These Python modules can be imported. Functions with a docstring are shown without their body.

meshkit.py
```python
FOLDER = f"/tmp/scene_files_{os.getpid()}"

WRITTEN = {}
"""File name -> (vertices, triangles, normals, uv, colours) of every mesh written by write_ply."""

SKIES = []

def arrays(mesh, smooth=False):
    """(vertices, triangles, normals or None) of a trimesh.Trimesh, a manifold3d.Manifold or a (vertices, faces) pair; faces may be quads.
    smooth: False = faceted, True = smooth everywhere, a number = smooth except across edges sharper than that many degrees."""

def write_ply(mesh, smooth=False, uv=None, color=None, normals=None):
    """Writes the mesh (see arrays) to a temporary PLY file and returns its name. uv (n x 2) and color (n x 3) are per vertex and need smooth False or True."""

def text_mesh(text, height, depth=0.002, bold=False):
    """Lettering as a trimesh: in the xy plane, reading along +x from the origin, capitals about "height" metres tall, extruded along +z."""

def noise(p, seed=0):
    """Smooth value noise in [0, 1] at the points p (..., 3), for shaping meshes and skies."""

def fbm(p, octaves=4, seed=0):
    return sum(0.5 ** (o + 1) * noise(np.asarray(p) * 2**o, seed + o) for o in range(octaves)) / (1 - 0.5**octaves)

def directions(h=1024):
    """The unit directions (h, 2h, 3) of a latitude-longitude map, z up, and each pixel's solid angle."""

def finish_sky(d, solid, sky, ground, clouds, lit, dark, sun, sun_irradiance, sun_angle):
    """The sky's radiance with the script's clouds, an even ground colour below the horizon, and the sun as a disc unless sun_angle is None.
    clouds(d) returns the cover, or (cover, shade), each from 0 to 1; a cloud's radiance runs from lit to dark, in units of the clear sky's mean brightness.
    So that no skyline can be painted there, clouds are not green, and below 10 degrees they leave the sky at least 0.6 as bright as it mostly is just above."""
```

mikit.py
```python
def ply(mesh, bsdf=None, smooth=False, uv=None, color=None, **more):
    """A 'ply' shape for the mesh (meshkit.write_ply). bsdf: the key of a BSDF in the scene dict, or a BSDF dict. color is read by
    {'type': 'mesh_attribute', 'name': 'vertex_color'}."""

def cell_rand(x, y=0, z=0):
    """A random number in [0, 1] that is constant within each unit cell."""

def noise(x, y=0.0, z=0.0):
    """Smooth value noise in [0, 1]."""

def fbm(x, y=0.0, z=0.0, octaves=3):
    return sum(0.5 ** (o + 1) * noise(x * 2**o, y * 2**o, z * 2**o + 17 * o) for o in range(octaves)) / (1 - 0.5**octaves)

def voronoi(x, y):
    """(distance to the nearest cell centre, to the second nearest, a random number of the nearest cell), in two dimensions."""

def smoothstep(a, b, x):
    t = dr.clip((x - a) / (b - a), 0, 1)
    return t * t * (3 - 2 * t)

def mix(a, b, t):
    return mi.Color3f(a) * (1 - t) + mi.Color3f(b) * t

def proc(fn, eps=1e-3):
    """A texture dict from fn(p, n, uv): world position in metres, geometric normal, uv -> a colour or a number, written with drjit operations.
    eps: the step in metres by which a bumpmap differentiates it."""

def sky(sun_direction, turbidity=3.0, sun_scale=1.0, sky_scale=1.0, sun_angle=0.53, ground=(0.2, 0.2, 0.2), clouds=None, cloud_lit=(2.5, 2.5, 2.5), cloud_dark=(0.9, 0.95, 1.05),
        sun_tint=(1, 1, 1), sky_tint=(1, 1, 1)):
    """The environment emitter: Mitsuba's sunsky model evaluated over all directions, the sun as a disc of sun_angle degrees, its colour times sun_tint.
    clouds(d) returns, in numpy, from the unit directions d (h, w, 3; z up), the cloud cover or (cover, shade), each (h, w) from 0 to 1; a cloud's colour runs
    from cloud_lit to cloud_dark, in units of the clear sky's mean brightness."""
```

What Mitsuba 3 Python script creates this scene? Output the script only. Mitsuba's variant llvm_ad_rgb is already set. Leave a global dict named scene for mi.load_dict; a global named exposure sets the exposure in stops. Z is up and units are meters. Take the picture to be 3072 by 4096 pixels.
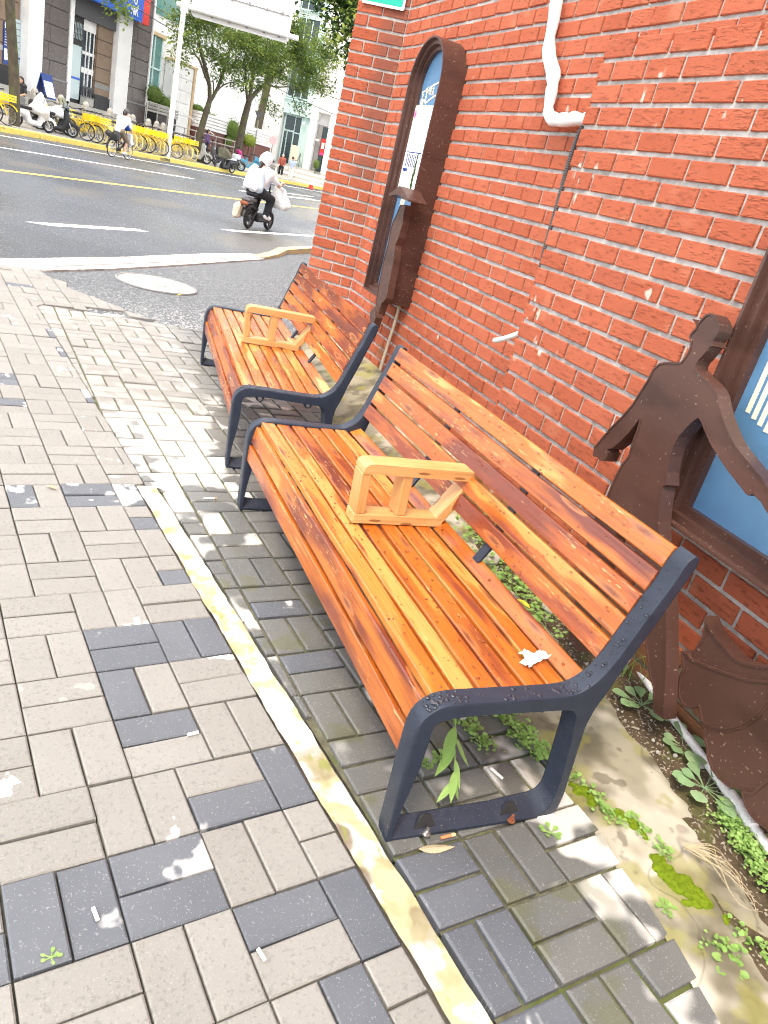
import math, random
import numpy as np, trimesh, drjit as dr, mitsuba as mi
import manifold3d as m3
from shapely.geometry import Polygon, box as sbox, LineString, Point
from shapely import affinity
from shapely.ops import unary_union
import mikit, meshkit
from mikit import proc, noise, fbm, voronoi, smoothstep, mix, cell_rand

T = mi.ScalarTransform4f
R = np.random.default_rng(7)
random.seed(7)
scene, labels = {}, {}

# ---------------------------------------------------------------- camera, sky, exposure
EYE = np.array([0.0, 0.0, 1.40])
FWD = np.array([0.41066, 0.82198, -0.39459])
UP = np.array([-0.05617, 0.45475, 0.88885])
scene['camera'] = {'type': 'perspective', 'fov': 55.07, 'fov_axis': 'x', 'near_clip': 0.05, 'far_clip': 3000.0,
                   'to_world': T().look_at(origin=EYE.tolist(), target=(EYE + FWD).tolist(), up=UP.tolist())}
scene['sky'] = mikit.sky((-0.48, -0.42, 1.0), turbidity=3, sun_scale=0.20, sun_angle=14.0, ground=(0.25, 0.25, 0.24),
                         clouds=lambda d: 0.90 + 0.0 * d[..., 2], cloud_lit=(2.2, 2.2, 2.2), sun_tint=(1.0, 0.985, 0.955))
exposure = 3.75

# ---------------------------------------------------------------- helpers
taken = {}
def key_of(base):
    n = taken.get(base, -1) + 1
    taken[base] = n
    return base if n == 0 else f'{base}_{n:03d}'

def lab(key, label=None, cat=None, group=None, kind=None):
    d = {}
    if label: d['label'] = label
    if cat: d['category'] = cat
    if group: d['group'] = group
    if kind: d['kind'] = kind
    labels[key] = d

def put(base, mesh, bsdf, parent=None, smooth=False, uv=None, M=None, **kw):
    key = key_of((parent + '__' if parent else '') + base)
    d = mikit.ply(mesh, bsdf, smooth=smooth, uv=uv) if not isinstance(mesh, dict) else dict(mesh)
    if M is not None: d['to_world'] = T(np.asarray(M, float).tolist())
    scene[key] = d
    if kw: lab(key, **kw)
    return key

def thing(base, label, cat, group=None):
    key = key_of(base)
    lab(key, label, cat, group)
    return key

def mat4(t=(0, 0, 0), rz=0.0, s=1.0, rx=0.0, ry=0.0):
    c, si = math.cos(rz), math.sin(rz)
    Rz = np.array([[c, -si, 0], [si, c, 0], [0, 0, 1.0]])
    c, si = math.cos(rx), math.sin(rx)
    Rx = np.array([[1, 0, 0], [0, c, -si], [0, si, c]])
    c, si = math.cos(ry), math.sin(ry)
    Ry = np.array([[c, 0, si], [0, 1, 0], [-si, 0, c]])
    M = np.eye(4)
    M[:3, :3] = Rz @ Rx @ Ry * s
    M[:3, 3] = t
    return M

def tm(mesh, M):
    mesh = mesh.copy()
    mesh.apply_transform(M)
    return mesh

def cat(ms):
    ms = [m for m in ms if m is not None and len(m.faces)]
    return trimesh.util.concatenate(ms) if len(ms) > 1 else ms[0]

def box(x0, x1, y0, y1, z0, z1, c=0.0):
    """a box; c > 0 chamfers all of its edges"""
    if c <= 0:
        m = trimesh.creation.box(extents=(x1 - x0, y1 - y0, z1 - z0))
        m.apply_translation(((x0 + x1) / 2, (y0 + y1) / 2, (z0 + z1) / 2))
        return m
    pts = []
    for ax in range(3):
        for sx in (0, 1):
            for sy in (0, 1):
                for sz in (0, 1):
                    p = [x1 if sx else x0, y1 if sy else y0, z1 if sz else z0]
                    q = [-1 if sx else 1, -1 if sy else 1, -1 if sz else 1]
                    pts.append([p[k] + (0 if k == ax else c * q[k]) for k in range(3)])
    return trimesh.Trimesh(np.array(pts), process=False).convex_hull

def tube(pts, r, n=8, caps=True):
    """a tube through pts; r a number or one per point"""
    P = np.asarray(pts, float)
    r = np.broadcast_to(np.asarray(r, float), (len(P),))
    tang = np.gradient(P, axis=0)
    tang /= np.linalg.norm(tang, axis=1, keepdims=True) + 1e-12
    a = np.array([0, 0, 1.0]) if abs(tang[0][2]) < 0.9 else np.array([1.0, 0, 0])
    u = np.cross(tang[0], a); u /= np.linalg.norm(u)
    V = []
    ang = np.arange(n) * 2 * np.pi / n
    for i in range(len(P)):
        u = u - tang[i] * (u @ tang[i]); u /= np.linalg.norm(u)
        w = np.cross(tang[i], u)
        V.append(P[i] + r[i] * (np.cos(ang)[:, None] * u + np.sin(ang)[:, None] * w))
    V = np.concatenate(V)
    F = []
    for i in range(len(P) - 1):
        for k in range(n):
            a0, b0 = i * n + k, i * n + (k + 1) % n
            F += [[a0, b0, b0 + n], [a0, b0 + n, a0 + n]]
    if caps:
        V = np.vstack([V, P[0], P[-1]])
        for k in range(n):
            F.append([len(V) - 2, (k + 1) % n, k])
            F.append([len(V) - 1, (len(P) - 1) * n + k, (len(P) - 1) * n + (k + 1) % n])
    return trimesh.Trimesh(V, np.array(F), process=False)

def rod(a, b, r, n=8): return tube([a, b], r, n)

def spline(pts, n=40):
    from scipy.interpolate import CubicSpline
    P = np.asarray(pts, float)
    t = np.r_[0, np.cumsum(np.linalg.norm(np.diff(P, axis=0), axis=1))]
    return CubicSpline(t, P)(np.linspace(0, t[-1], n))

def extrude(poly, h):
    if poly.geom_type != 'Polygon':
        return cat([extrude(g, h) for g in poly.geoms if g.geom_type == 'Polygon' and g.area > 1e-7])
    return trimesh.creation.extrude_polygon(poly, h, engine='earcut')

def axes(mesh, cols, origin=(0, 0, 0)):
    """maps local x, y, z of the mesh to the given world axes"""
    M = np.eye(4)
    M[:3, :3] = np.array(cols, float).T
    M[:3, 3] = origin
    mesh = mesh.copy()
    mesh.apply_transform(M)
    return mesh

def ring_tube(R0, r, n=28, m=7):
    a = np.arange(n + 1) * 2 * np.pi / n
    b = np.arange(m) * 2 * np.pi / m
    V = np.array([[(R0 + r * math.cos(q)) * math.cos(p), r * math.sin(q), (R0 + r * math.cos(q)) * math.sin(p)] for p in a[:-1] for q in b])
    F = []
    for i in range(n):
        for k in range(m):
            a0, a1 = i * m + k, i * m + (k + 1) % m
            b0, b1 = (i + 1) % n * m + k, (i + 1) % n * m + (k + 1) % m
            F += [[a0, b1, b0], [a0, a1, b1]]
    return trimesh.Trimesh(V, np.array(F), process=False)

def limbs(bones, fine=0.035, it=6):
    """one continuous smooth mesh round a skeleton: bones = [((x,y,z), r, (x,y,z), r), ...]"""
    parts = []
    for p, r, q, s in bones:
        a = m3.Manifold.sphere(r, 16).translate(list(map(float, p)))
        b = m3.Manifold.sphere(s, 16).translate(list(map(float, q)))
        parts.append(m3.Manifold.batch_hull([a, b]))
    m = m3.Manifold.batch_boolean(parts, m3.OpType.Add).refine_to_length(fine)
    g = m.to_mesh()
    t = trimesh.Trimesh(g.vert_properties[:, :3], g.tri_verts)
    trimesh.smoothing.filter_taubin(t, lamb=0.5, nu=0.52, iterations=it)
    return t

def blob(pts_r, sc=None):
    a = [m3.Manifold.sphere(r, 18).translate(list(map(float, p))) for p, r in pts_r]
    g = m3.Manifold.batch_hull(a).to_mesh()
    return trimesh.Trimesh(g.vert_properties[:, :3], g.tri_verts)

def slab_of(poly, top, depth, c, tilt=(0, 0), jit=0.0):
    """a stone with a chamfered top from a convex outline"""
    P = np.array(poly.exterior.coords)[:-1]
    if Polygon(P).exterior.is_ccw is False: P = P[::-1]
    q = poly.buffer(-c, join_style=2)
    if q.is_empty or q.geom_type != 'Polygon': return None
    cen = P.mean(0)
    n = len(P)
    Q = []
    for i in range(n):
        a, b, d = P[i - 1], P[i], P[(i + 1) % n]
        e1, e2 = (b - a) / (np.linalg.norm(b - a) + 1e-9), (d - b) / (np.linalg.norm(d - b) + 1e-9)
        n1, n2 = np.array([-e1[1], e1[0]]), np.array([-e2[1], e2[0]])
        s = n1 + n2; s = s / max(0.35, (s @ n1)) if np.linalg.norm(s) > 1e-6 else n1
        Q.append(b + s * c)
    Q = np.array(Q)
    z = lambda p: top + (p - cen) @ np.array(tilt)
    V = np.vstack([np.c_[Q, z(Q)], np.c_[P, z(P) - c * 0.8], np.c_[P, np.full(n, top - depth)]])
    F = [[0, i, i + 1] for i in range(1, n - 1)]
    for i in range(n):
        j = (i + 1) % n
        F += [[i, n + i, n + j], [i, n + j, j], [n + i, 2 * n + i, 2 * n + j], [n + i, 2 * n + j, n + j]]
    return trimesh.Trimesh(V, np.array(F), process=False)

def sheet(poly, z=0.0, step=None, zf=None):
    """a flat (or zf-shaped) ground sheet facing up"""
    if step is None:
        v, f = trimesh.creation.triangulate_polygon(poly, engine='earcut')
    else:
        x0, y0, x1, y1 = poly.bounds
        cells = []
        for i in range(int((x1 - x0) / step) + 1):
            for j in range(int((y1 - y0) / step) + 1):
                g = sbox(x0 + i * step, y0 + j * step, x0 + (i + 1) * step, y0 + (j + 1) * step).intersection(poly)
                for h in getattr(g, 'geoms', [g]):
                    if h.geom_type == 'Polygon' and h.area > 1e-9:
                        cells.append(trimesh.creation.triangulate_polygon(h, engine='earcut'))
        v = np.vstack([c[0] for c in cells])
        o = np.cumsum([0] + [len(c[0]) for c in cells])
        f = np.vstack([c[1] + k for c, k in zip(cells, o)])
    zz = np.full(len(v), z) if zf is None else zf(v)
    m = trimesh.Trimesh(np.c_[v, zz], f, process=True)
    m.merge_vertices()
    if m.face_normals[:, 2].mean() < 0: m.invert()
    return m

# the far pavement's own frame: u along the kerb, v away from the road
KA = math.radians(35.42)
KO = np.array([-2.32, 30.87, 0.0])
EU = np.array([math.sin(KA), math.cos(KA), 0.0])
EV = np.array([-math.cos(KA), math.sin(KA), 0.0])
MK = np.eye(4); MK[:3, 0] = EU; MK[:3, 1] = EV; MK[:3, 3] = KO     # u, v, z -> world
def K(mesh): return tm(mesh, MK)
def kw(u, v, z=0.0): return KO + EU * u + EV * v + np.array([0, 0, z])
def KM(u, v, z, rot=0.0, s=1.0): return MK @ mat4((u, v, z), rot, s)

# ---------------------------------------------------------------- materials
def pr(color, rough=0.6, metal=0.0, spec=0.5, coat=0.0, **kw):
    c = color if isinstance(color, dict) else {'type': 'rgb', 'value': list(color)}
    d = {'type': 'principled', 'base_color': c, 'roughness': rough, 'metallic': metal, 'specular': spec, **kw}
    if coat: d.update(clearcoat=coat, clearcoat_gloss=0.9)
    return {'type': 'twosided', 'bsdf': d}
def bump(b, fn, scale, eps=1e-3):
    return {'type': 'bumpmap', 'texture': proc(fn, eps), 'scale': scale, 'bsdf': b}
def mat(name, d): scene[name] = d; return name

def flat(name, color, rough=0.6, metal=0.0, **kw): return mat(name, pr(color, rough, metal, **kw))

def c_brick(p, n, uv):
    s = dr.floor(uv.x)
    t = cell_rand(s, 3.0)
    base = mix((0.355, 0.092, 0.048), (0.42, 0.122, 0.068), t)
    base = mix(base, (0.30, 0.075, 0.048), smoothstep(0.86, 0.99, cell_rand(s, 9.0)) * 0.4)
    f = fbm(p.x * 34 + s, p.y * 34, p.z * 90, 3)
    base = mix(base, base * 0.60, smoothstep(0.56, 0.76, f) * 0.8)
    base = mix(base, base * 0.45, smoothstep(0.80, 0.90, noise(p.x * 150 + s, p.y * 150, p.z * 330)) * 0.8)
    base = mix(base, (0.50, 0.20, 0.12), smoothstep(0.62, 0.9, fbm(p.x * 9 + s * 3, p.y * 9, p.z * 16, 2)) * 0.5)
    near = 0.55 * smoothstep(0.32, 0.06, dr.abs(p.y - 2.90)) * smoothstep(2.15, 2.0, p.z) * smoothstep(0.55, 0.9, p.z)
    w = smoothstep(0.72, 0.80, fbm(p.x * 26 + s, p.y * 26, p.z * 11 + s, 3) + 0.12 * near) * smoothstep(0.60, 0.72, noise(p.x * 3.1, p.y * 3.1, p.z * 3.1 + 4) + 0.16 * near)
    old = smoothstep(5.86, 5.93, p.y) * smoothstep(6.08, 5.98, p.y) * smoothstep(1.2, 1.9, p.z + 0.5 * noise(s, 3.0))
    base = mix(base, (0.19, 0.075, 0.055), old * 0.75)
    base = mix(base, (0.62, 0.55, 0.48), w * 0.8)
    moss = smoothstep(0.42, 0.62, fbm(p.x * 6, p.y * 6, p.z * 6, 3) + (0.22 - p.z) * 1.6)
    return mix(base, (0.17, 0.10, 0.05), dr.clip(moss, 0, 1) * 0.75)
def b_brick(p, n, uv):
    return fbm(p.x * 130, p.y * 130, p.z * 210, 3) + 0.7 * smoothstep(0.62, 0.75, noise(p.x * 70, p.y * 70, p.z * 160))
mat('m_brick', bump(pr(proc(c_brick), 0.85, spec=0.2), b_brick, 0.0026))
def c_mortar(p, n, uv):
    f = fbm(p.x * 40, p.y * 40, p.z * 40, 3)
    m = smoothstep(0.4, 0.62, fbm(p.x * 6, p.y * 6, p.z * 6, 3) + (0.2 - p.z) * 1.8)
    f = smoothstep(0.25, 0.75, 0.5 * f + 0.5 * fbm(p.x * 5, p.y * 5, p.z * 7, 4))
    return mix(mix((0.27, 0.26, 0.245), (0.50, 0.49, 0.475), f), (0.16, 0.14, 0.09), dr.clip(m, 0, 1) * 0.8)
mat('m_mortar', pr(proc(c_mortar), 0.95, spec=0.2))

def c_beige(p, n, uv):
    s = dr.floor(uv.x)
    f = fbm(p.x * 160, p.y * 160, 3.0, 2)
    g = fbm(p.x * 5 + s, p.y * 5, s, 3)
    b = mix((0.195, 0.188, 0.174), (0.250, 0.243, 0.229), g * 0.6 + cell_rand(s) * 0.5)
    b = mix(b, b * 0.82, smoothstep(0.6, 0.8, f))
    b = mix(b, (0.34, 0.335, 0.32), smoothstep(0.70, 0.95, noise(p.x * 420, p.y * 420)) * 0.35)
    w = smoothstep(0.70, 0.76, fbm(p.x * 17 + s * 5, p.y * 17, 1.0, 4)) * smoothstep(0.86, 0.9, cell_rand(s, 5.0))
    return mix(b, (0.72, 0.70, 0.66), w)
def r_wet(p, n, uv): return 0.34 + 0.42 * smoothstep(0.35, 0.6, fbm(p.x * 2.4, p.y * 2.4, 2.0, 3))
def b_grit(p, n, uv): return fbm(p.x * 260, p.y * 260, p.z * 260, 2)
mat('m_paver', bump(pr(proc(c_beige), 0.50, spec=0.6), b_grit, 0.0006))
def c_dark(p, n, uv):
    s = dr.floor(uv.x)
    g = fbm(p.x * 6 + s, p.y * 6, s, 3)
    b = mix((0.080, 0.089, 0.107), (0.118, 0.129, 0.150), g)
    b = mix(b, (0.3, 0.3, 0.3), smoothstep(0.80, 0.95, noise(p.x * 330, p.y * 330)) * 0.5)
    w = smoothstep(0.58, 0.70, fbm(p.x * 14 + s * 7, p.y * 11, 2.0, 4) + 0.22 * smoothstep(0.80, 0.95, cell_rand(s, 7.0)) + 0.14 * smoothstep(1.6, 2.6, p.y) - 0.20)  # white patches: pale stains, plus painted sky reflection of a wet film
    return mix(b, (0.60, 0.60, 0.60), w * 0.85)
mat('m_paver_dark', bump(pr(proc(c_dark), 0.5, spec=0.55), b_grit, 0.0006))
def c_bay(p, n, uv):
    s = dr.floor(uv.x)
    g = fbm(p.x * 7 + s, p.y * 7, s, 3)
    b = mix((0.082, 0.087, 0.090), (0.145, 0.148, 0.142), g * 0.7 + 0.4 * cell_rand(s, 2.0))
    b = mix(b, (0.34, 0.33, 0.30), smoothstep(0.78, 0.95, noise(p.x * 330, p.y * 330)) * 0.4)
    w = smoothstep(0.50, 0.68, fbm(p.x * 8.0 + s * 3, p.y * 8.0, 5.0, 3) + 0.42 * smoothstep(0.45, 0.75, noise(p.x * 1.7 + 3, p.y * 1.7 + 0.6, 1.0)) - 0.48 + 0.46 * smoothstep(1.7, 2.7, p.y) * smoothstep(1.02, 0.72, p.x) + 0.52 * smoothstep(1.02, 1.30, p.x) * smoothstep(1.30, 1.08, p.y))  # pale patches: dappled sun and sky glare on wet blocks, painted into the colour
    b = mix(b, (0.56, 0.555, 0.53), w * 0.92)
    b = mix(b, (0.255, 0.248, 0.235), smoothstep(2.9, 4.4, p.y) * smoothstep(1.05, 0.62, p.x) * 0.85)
    m = smoothstep(0.60, 0.75, fbm(p.x * 9, p.y * 9, 8.0, 3)) * smoothstep(3.0, 2.0, p.y)
    return mix(b, (0.10, 0.105, 0.035), m * 0.45)
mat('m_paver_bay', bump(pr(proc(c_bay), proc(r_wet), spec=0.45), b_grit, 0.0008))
def c_joint(p, n, uv):
    f = fbm(p.x * 60, p.y * 60, 0.0, 3)
    return mix((0.045, 0.04, 0.033), (0.13, 0.12, 0.095), f)
mat('m_joint', pr(proc(c_joint), 0.95, spec=0.2))
def c_jointmoss(p, n, uv):
    f = fbm(p.x * 50, p.y * 50, 0.0, 3)
    return mix(mix((0.05, 0.05, 0.035), (0.17, 0.165, 0.11), f), (0.09, 0.12, 0.03), smoothstep(0.5, 0.7, fbm(p.x * 8, p.y * 8, 3.0, 3)) * 0.7)
mat('m_joint_moss', pr(proc(c_jointmoss), 0.95, spec=0.2))
def c_strip(p, n, uv):
    f = fbm(p.x * 28, p.y * 28, 0.0, 4)
    b = mix((0.42, 0.41, 0.36), (0.64, 0.63, 0.59), smoothstep(0.3, 0.62, f))
    y = smoothstep(0.5, 0.68, fbm(p.x * 16 + 4, p.y * 16, 2.0, 4) + 0.20 * smoothstep(0.55, 0.0, p.y - 0.9))
    b = mix(b, (0.34, 0.30, 0.13), y * 0.75)
    d = smoothstep(0.62, 0.72, fbm(p.x * 9, p.y * 9, 7.0, 3)) * smoothstep(0.75, 1.0, p.y) * smoothstep(1.6, 1.1, p.y)
    b = mix(b, (0.13, 0.09, 0.05), d * 0.8)
    return mix(b, (0.22, 0.25, 0.05), smoothstep(0.68, 0.8, fbm(p.x * 30, p.y * 14, 9.0, 3)) * 0.6)
mat('m_strip', bump(pr(proc(c_strip), 0.85, spec=0.3), lambda p, n, uv: fbm(p.x * 90, p.y * 90, 0.0, 3), 0.0025))
def c_slab(p, n, uv):
    f = fbm(p.x * 9, p.y * 9, 1.0, 4)
    b = mix((0.130, 0.118, 0.080), (0.28, 0.26, 0.195), smoothstep(0.28, 0.66, f))
    b = mix(b, (0.56, 0.52, 0.44), smoothstep(0.56, 0.72, fbm(p.x * 5 + 2, p.y * 5, 3.0, 3)) * 0.7)
    b = mix(b, (0.24, 0.23, 0.06), smoothstep(0.52, 0.68, fbm(p.x * 11, p.y * 11, 6.0, 3)) * 0.6)
    b = mix(b, (0.09, 0.08, 0.05), smoothstep(0.66, 0.78, fbm(p.x * 20, p.y * 20, 9.0, 3)) * 0.6)
    crack = smoothstep(0.012, 0.0, dr.abs(fbm(p.x * 2.6, p.y * 2.6, 4.0, 4) - 0.47))
    return mix(b, (0.07, 0.06, 0.045), crack * 0.35)
mat('m_slab', bump(pr(proc(c_slab), 0.8, spec=0.3), lambda p, n, uv: fbm(p.x * 40, p.y * 40, 0.0, 4), 0.006))
def c_soil(p, n, uv):
    f = fbm(p.x * 70, p.y * 70, p.z * 70, 4)
    b = mix((0.035, 0.026, 0.018), (0.13, 0.095, 0.06), f)
    b = mix(b, (0.30, 0.27, 0.22), smoothstep(0.74, 0.82, noise(p.x * 150, p.y * 150)))
    return mix(b, (0.09, 0.10, 0.03), smoothstep(0.55, 0.7, fbm(p.x * 12, p.y * 12, 2.0, 3)) * 0.5)
mat('m_soil', bump(pr(proc(c_soil), 0.95, spec=0.2), lambda p, n, uv: fbm(p.x * 80, p.y * 80, 0.0, 3), 0.012))
def c_asph(p, n, uv):
    f = fbm(p.x * 90, p.y * 90, 0.0, 3)
    b = mix((0.034, 0.041, 0.054), (0.070, 0.081, 0.098), f)
    b = mix(b, (0.24, 0.24, 0.24), smoothstep(0.72, 0.82, noise(p.x * 110, p.y * 110)) * 0.7)
    s = smoothstep(0.45, 0.65, fbm(p.x * 0.35 + p.y * 0.2, p.y * 0.28, 4.0, 4))
    b = mix(b, b * 0.70, s * 0.8)
    return mix(b, (0.11, 0.095, 0.075), smoothstep(0.60, 0.74, fbm(p.x * 0.6, p.y * 0.45 - p.x * 0.4, 9.0, 3)) * 0.5)
mat('m_asphalt', bump(pr(proc(c_asph), proc(lambda p, n, uv: 0.26 + 0.30 * smoothstep(0.4, 0.62, fbm(p.x * 0.5, p.y * 0.4, 1.0, 3))), spec=0.6), lambda p, n, uv: fbm(p.x * 120, p.y * 120, 0.0, 2), 0.0022))
def c_apron(p, n, uv):
    f = fbm(p.x * 60, p.y * 60, 0.0, 3)
    b = mix((0.038, 0.044, 0.054), (0.105, 0.115, 0.128), f)
    b = mix(b, (0.40, 0.40, 0.40), smoothstep(0.60, 0.74, noise(p.x * 75, p.y * 75)) * (0.35 + 0.55 * smoothstep(7.4, 6.2, p.y)))
    return b
mat('m_apron', bump(pr(proc(c_apron), 0.5, spec=0.5), lambda p, n, uv: fbm(p.x * 90, p.y * 90, 0.0, 2), 0.004))
def c_paint(p, n, uv):
    return mix((0.66, 0.66, 0.64), (0.22, 0.22, 0.22), smoothstep(0.62, 0.78, fbm(p.x * 7, p.y * 7, 0.0, 4)) * 0.7)
mat('m_paint', pr(proc(c_paint), 0.6))
def c_ypaint(p, n, uv):
    return mix((0.68, 0.47, 0.10), (0.30, 0.26, 0.2), smoothstep(0.58, 0.78, fbm(p.x * 6, p.y * 6, 0.0, 4)) * 0.7)
mat('m_paint_yellow', pr(proc(c_ypaint), 0.6))
def c_ykerb(p, n, uv):
    b = mix((0.66, 0.47, 0.07), (0.72, 0.56, 0.14), fbm(p.x * 5, p.y * 5, p.z * 5, 3))
    return mix(b, (0.33, 0.24, 0.09), smoothstep(0.62, 0.76, fbm(p.x * 4, p.y * 4, p.z * 9, 4)) * 0.7)
mat('m_kerb_yellow', pr(proc(c_ykerb), 0.6))
mat('m_kerb_faded', pr(proc(lambda p, n, uv: mix((0.58, 0.47, 0.20), (0.36, 0.33, 0.26), smoothstep(0.4, 0.66, fbm(p.x * 3, p.y * 3, p.z * 9, 4)))), 0.5))
def c_wkerb(p, n, uv):
    b = mix((0.48, 0.46, 0.42), (0.62, 0.60, 0.56), fbm(p.x * 14, p.y * 14, 0.0, 4))
    return mix(b, (0.16, 0.15, 0.12), smoothstep(0.62, 0.75, fbm(p.x * 5, p.y * 5, 3.0, 4)) * 0.6)
mat('m_kerb_pale', pr(proc(c_wkerb), 0.55))
def c_sidewalk(p, n, uv):
    b = mix((0.20, 0.19, 0.175), (0.29, 0.28, 0.26), fbm(p.x * 3, p.y * 3, 0.0, 3))
    return b
mat('m_sidewalk', pr(proc(c_sidewalk), 0.8))

def c_wood(p, n, uv):
    s = dr.floor(uv.x / 10.0)
    a = uv.x - s * 10.0
    wb = dr.floor(uv.y / 10.0)
    b = uv.y - wb * 10.0
    warp = fbm(a * 3.0 + s * 7, b * 26, s, 2)
    g = noise(a * 5.0 + s * 3, (b + 0.012 * warp) * 420, s)
    g2 = noise(a * 11.0 + s, (b + 0.02 * warp) * 150, s + 5)
    tone = cell_rand(s, 1.0)
    red = mix((0.13, 0.020, 0.006), (0.20, 0.034, 0.008), tone)
    org = mix((0.38, 0.085, 0.006), (0.44, 0.118, 0.010), cell_rand(s, 2.0))
    honey = mix((0.44, 0.185, 0.030), (0.52, 0.285, 0.080), cell_rand(s, 3.0))
    wear = 0.45 + 0.80 * (fbm(a * 2.6 + s * 11, b * 17 + s, s, 4) - 0.5) + 0.040 * (wb - 4.0) + 0.05 * (noise(a * 9 + s, b * 60, s) - 0.5)
    col = mix(red, org, smoothstep(0.26, 0.50, wear))
    col = mix(col, honey, smoothstep(0.56, 0.66, wear))
    g3 = noise(a * 14.0 + s, (b + 0.006 * warp) * 1100, s + 9)
    col = mix(col, col * 0.58, smoothstep(0.50, 0.80, g * 0.5 + g2 * 0.3 + g3 * 0.25) * 0.7)
    sc = smoothstep(0.80, 0.90, noise(a * 30 + s * 3, b * 420, s + 3)) * smoothstep(0.55, 0.75, noise(a * 4 + s, b * 30, s))
    col = mix(col, (0.62, 0.40, 0.16), sc * 0.7)
    kx, ky = a * 3.1 + s * 5.3, b * 18.0 + s * 2.7
    d1, d2, w = voronoi(kx, ky)
    rr = 0.10 + 0.10 * w
    col = mix(col, mix((0.16, 0.045, 0.015), (0.34, 0.11, 0.03), smoothstep(0.02, rr, d1)), smoothstep(rr + 0.05, rr, d1) * smoothstep(0.55, 0.62, w))
    return col
def b_wood(p, n, uv):
    s = dr.floor(uv.x / 10.0)
    a = uv.x - s * 10.0
    drop = smoothstep(0.70, 0.80, noise(a * 95 + s, uv.y * 260, s)) * smoothstep(0.5, 0.7, noise(a * 9, uv.y * 40, s + 2))
    return 0.5 * noise(a * 6.0 + s * 3, uv.y * 420, s) + 0.9 * drop
mat('m_wood', bump(pr(proc(c_wood), proc(lambda p, n, uv: 0.14 + 0.30 * fbm(uv.x * 6, uv.y * 40, 1.0, 3)), spec=0.55, coat=1.0), b_wood, 0.0009))
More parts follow.
